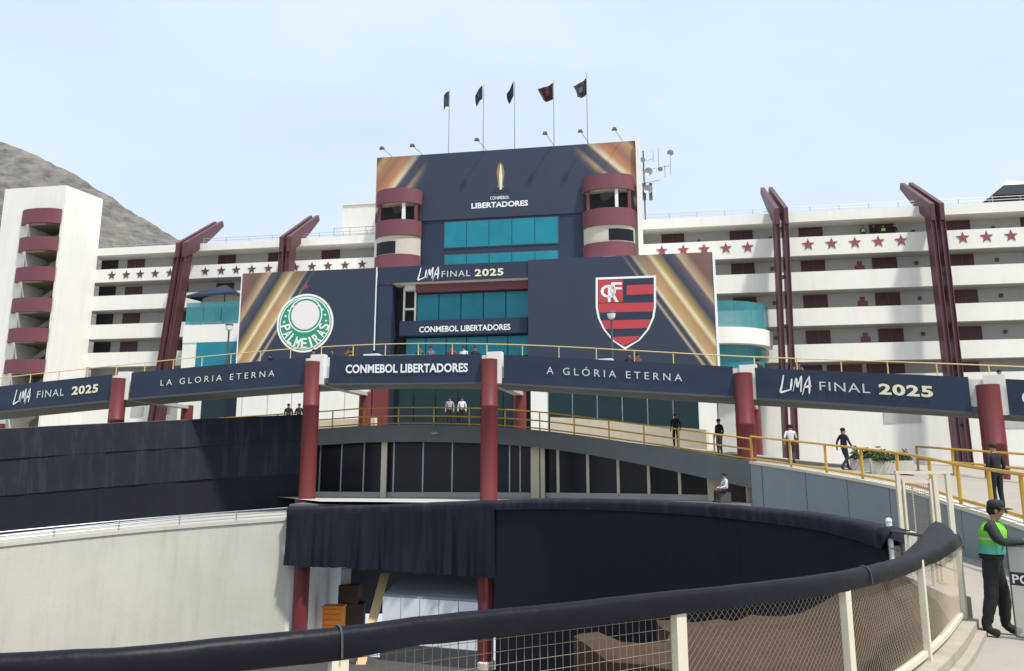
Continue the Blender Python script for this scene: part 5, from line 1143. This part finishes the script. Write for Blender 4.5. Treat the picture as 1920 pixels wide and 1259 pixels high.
# ---- the two police officers at the right
def officer():
    p = at_z(1874, 1192, .0); p.z = 0; yaw = R(-130)
    r_ = thing('person', p, 'police officer in dark uniform, cap and lime vest resting on a clear shield', 'person', 'police officers by the ramp'); r_.rotation_euler = (0, 0, yaw); r_.scale = (1.0,) * 3
    pose = dict(ab=(0, .03, 1.12), ch=(0, .05, 1.30), nk=(0, .08, 1.45), hd=(0, .125, 1.555), ht=(0, .12, 1.65), sl=(-.175, .05, 1.395), sr=(.175, .05, 1.395),
                el=(-.24, .14, 1.17), wl=(-.13, .37, 1.155), fl=(-.05, .43, 1.15), er=(.24, .16, 1.18), wr=(.12, .39, 1.19), fr=(.04, .44, 1.19), kl=(-.12, .08, .49), kr=(.13, -.02, .49), al=(-.14, .06, .09), ar=(.15, -.12, .09), tl=(-.17, .23, .04), tr=(.19, .05, .04))
    ex = {}
    for sx, b0, z0 in (('l', (-.05, .43, 1.15), 1.15), ('r', (.04, .44, 1.19), 1.19)):
        sg = 1 if sx == 'l' else -1
        for k in range(4):
            y = .455 - k * .02; x0 = b0[0] + sg * .045; ex[f'f{sx}{k}a'] = (f'f{sx}', (x0, y + .01, z0 + .005), .0105); ex[f'f{sx}{k}b'] = (f'f{sx}{k}a', (x0 + sg * (.035 - .004 * abs(k - 1)), y, z0 - .005), .0098); ex[f'f{sx}{k}c'] = (f'f{sx}{k}b', (x0 + sg * (.05 - .005 * abs(k - 1)), y - .004, z0 - .03), .0088)
        ex[f't{sx}a'] = (f'f{sx}', (b0[0] - sg * .01, b0[1] - .045, z0 + .01), .011); ex[f't{sx}b'] = (f't{sx}a', (b0[0] + sg * .025, b0[1] - .06, z0 + .005), .0095)
    me = body_mesh('officer', pose, True, ex, sub=2, radii=dict(pel=(.18, .14), ab=(.17, .135), ch=(.185, .14), sl=(.085, .085), sr=(.085, .085), el=(.066, .066), er=(.066, .066), wl=(.045, .045), wr=(.045, .045), hl=(.115, .125), hr=(.115, .125), kl=(.088, .092), kr=(.088, .092), al=(.064, .068), ar=(.064, .068), tl=(.052, .045), tr=(.052, .045)))
    for v_ in me.vertices:
        c_ = v_.co
        if c_.z < 1.45 and not (c_.y > .36 and c_.z > 1.05): v_.co = c_ + v_.normal * (.011 * noise.noise(Vector((c_.x * 9, c_.y * 9, c_.z * 22))) + .006 * noise.noise(c_ * 30))
    uni = cm((.022, .027, .024), 'uniform'); o = bpy.data.objects.new('body', me); COL.objects.link(o); o.parent = r_
    for i, m_ in enumerate((uni, cm((.012, .014, .014), 'dark_trouser'), SK, cm((.01, .01, .01), 'boot'))): o.material_slots[i].link = 'OBJECT'; o.material_slots[i].material = m_
    def part(name, mb, m_, smooth='all'):
        q = bpy.data.objects.new(name, mb.mesh(name, m_, smooth=smooth)); COL.objects.link(q); q.parent = r_; return q
    lime = cm((.16, .55, .03), 'lime_vest'); teal_ = cm((.10, .42, .33), 'reflective_band'); H = Vector((0, .125, 1.555))
    # vest shell round the chest with open front and reflective lower band
    rows = []; c0_, c1_ = Vector((0, .02, 1.02)), Vector((0, .062, 1.43))
    for k in range(8):
        t_ = k / 7; pc = c0_.lerp(c1_, t_); tp = 1 - .5 * max(0, (t_ - .72) / .28) ** 1.5; rx = (.172 + .03 * math.sin(t_ * 2.4)) * tp; ry = (.143 + .018 * math.sin(t_ * 3)) * (1 - .3 * max(0, (t_ - .72) / .28))
        rows.append([pc + Vector((math.cos(z) * rx, math.sin(z) * ry, 0)) for z in [2 * math.pi * j / 24 for j in range(24)]])
    part('vest', MB().grid(rows[2:], 0, True), lime); part('vest_band', MB().grid([[q + (q - c0_).normalized() * .004 for q in r] for r in rows[:3]], 0, True), teal_)
    for sx in (-.1, .1): part('vest_stripe', MB().prism([Vector((sx - .022, .178, 1.14)), Vector((sx + .022, .178, 1.14)), Vector((sx * .9 + .022, .17, 1.34)), Vector((sx * .9 - .022, .17, 1.34))], (0, .012, 0)), cm((.55, .58, .5), 'silver_tape'), False)
    part('vest_tape', MB().grid([[q + (q - c0_).normalized() * .005 for q in r] for r in (rows[3], [a_.lerp(b9, .5) for a_, b9 in zip(rows[3], rows[4])])], 0, True), cm((.5, .53, .47), 'silver_tape'))
    # cap with peak, hair, ears, nose, eyes
    part('hair', MB().ball(H + Vector((0, -.03, .02)), (.088, .095, .085), 14, 9), cm((.012, .01, .009), 'hair'))
    part('cap', MB().lathe(H + Vector((0, -.012, .045)), [(.099, 0), (.103, .03), (.098, .075), (.07, .105), (.01, .115)], 20), cm((.016, .018, .02), 'cap'))
    mb = MB(); A_ = []; B_ = []
    for k in range(9): z = math.pi * (.12 + .76 * k / 8); A_.append(H + Vector((.098 * math.cos(z), -.012 + .098 * math.sin(z), .058))); B_.append(H + Vector((.11 * math.cos(z), .01 + .175 * math.sin(z), .038)))
    rows = [A_, B_, [q - Vector((0, 0, .008)) for q in B_], [q - Vector((0, 0, .01)) for q in A_]]; part('cap_peak', MB().grid(rows), cm((.016, .018, .02), 'cap'))
    part('nose', MB().ball(H + Vector((0, .102, .0)), (.013, .02, .024), 8, 6), SK)
    for sx in (-1, 1): part('ear', MB().ball(H + Vector((sx * .083, .0, .005)), (.012, .022, .032), 8, 6), SK); part('eye', MB().ball(H + Vector((sx * .03, .093, .024)), (.013, .008, .008), 8, 6), cm((.02, .015, .012), 'eye'))
    part('mouth', MB().box(H + Vector((0, .096, -.045)), (.045, .008, .01)), cm((.2, .07, .06), 'lip'), False)
    part('shoulder_badge', MB().ball(Vector((-.235, .06, 1.34)), (.035, .04, .05), 10, 8), cm((.6, .45, .12), 'badge')); part('belt', MB().grid([[Vector((math.cos(z) * .178, .005 + math.sin(z) * .142, h_)) for z in [2 * math.pi * j / 24 for j in range(24)]] for h_ in (.96, 1.01)], 0, True), cm((.01, .01, .01), 'belt'))
    part('radio', MB().box((-.14, .17, 1.3), (.05, .04, .1)), cm((.01, .01, .01), 'belt'), False)
    # shield, a thing of its own, standing on the ground and held at its top edge
    fwd = Vector((-math.sin(yaw), math.cos(yaw), 0)); rt = Vector((math.cos(yaw), math.sin(yaw), 0)); B0 = p + fwd * .42
    sp = thing('riot_shield', B0, 'clear riot shield with dark band of white lettering, held by the officer', 'shield')
    def sp_pt(s, z, o=0): return B0 + rt * (s * .28) + fwd * (.07 * (1 - s * s) + o) + Vector((0, 0, z))
    # the lettered face is turned to the camera side: shield faces left-forward of the officer
    fdir = Vector((-.42, -.90, 0)).normalized(); sdir = Vector((-fdir.y, fdir.x, 0)); B1 = p + fwd * .36 + Vector((.05, -.16, 0))
    def sp_pt(s, z, o=0): return B1 + sdir * (s * .30) + fdir * (.09 * (1 - s * s) + o) + Vector((0, 0, z))
    n = 12; rows = [[sp_pt(-1 + 2 * k / n, z) for k in range(n + 1)] for z in (.04, .3, .6, .9, 1.14)]; mb = MB().grid(rows); k0 = len(mb.v); rows = [[q - fdir * .006 for q in r] for r in rows]; mb.grid(rows)
    mb.build('polycarbonate_sheet', M['shield'], sp, smooth='all', fixn=False)
    mb = MB().grid([[sp_pt(-1 + 2 * k / n, z, .004) for k in range(n + 1)] for z in (.66, .82)]); mb.build('lettered_band', cm((.03, .032, .035), 'band'), sp, smooth='all', fixn=False)
    put_text('POLICIA', lambda s, t_: sp_pt(-.93 + 1.86 * s, .685 + .11 * t_, .009), sp, M['letter'], 0, 1, 0, 1, .02, 1.05)
    for s in (-1, 1): MB().tube([sp_pt(s, z, 0) for z in (.04, .6, 1.14)], .009, 6).build('edge_trim', M['steeld'], sp)
    for z in (.04, 1.14): MB().tube([sp_pt(-1 + 2 * k / n, z) for k in range(n + 1)], .009, 6).build('edge_trim', M['steeld'], sp)
    MB().tube([sp_pt(-.3, .95, -.06), sp_pt(.3, .95, -.06)], .012, 6).build('grip', M['steeld'], sp)
officer()
p2 = on_ramp(1878, 985, 20.0); p2.z = ramp_z(p2)
person(p2, R(10), 'stand', BLK, BLK, 'person in black with dark cap behind the police officer', hat=(.02, .02, .022), group='police officers by the ramp')
# ---- planters along the far side of the ramp
def planter(x, Y, label, seed):
    rng = random.Random(seed); p = on_ramp(x, 870, Y); r_ = thing('planter', p, label, 'planter', 'planters along the far side of the ramp')
    MB().box((p.x, p.y, p.z + .25), (1.5, .6, .5), -.35).build('trough', M['conc'], r_)
    mb = MB()
    for k in range(700):
        c = p + Vector((rng.uniform(-.7, .7), rng.gauss(0, .16), .45 + abs(rng.gauss(0, .17)))); a_ = Vector((rng.uniform(-1, 1), rng.uniform(-1, 1), rng.uniform(-.3, 1))).normalized(); b_ = a_.cross(Vector((rng.uniform(-1, 1), rng.uniform(-1, 1), .2))).normalized(); L = rng.uniform(.06, .13)
        mb.add([c - a_ * L, c + b_ * L * .4, c + a_ * L, c - b_ * L * .4], [(0, 1, 2, 3)])
    mb.build('foliage', M['leaf'], r_, kind='stuff', fixn=False)
M['leaf'] = mat('dusty_leaf', (.05, .075, .03), .7, .4, 3)
planter(1632, 31.5, 'left of two low concrete planters behind the ramp walkers', 1); planter(1672, 30.0, 'right of two low concrete planters, nearer the dark pillar', 2)
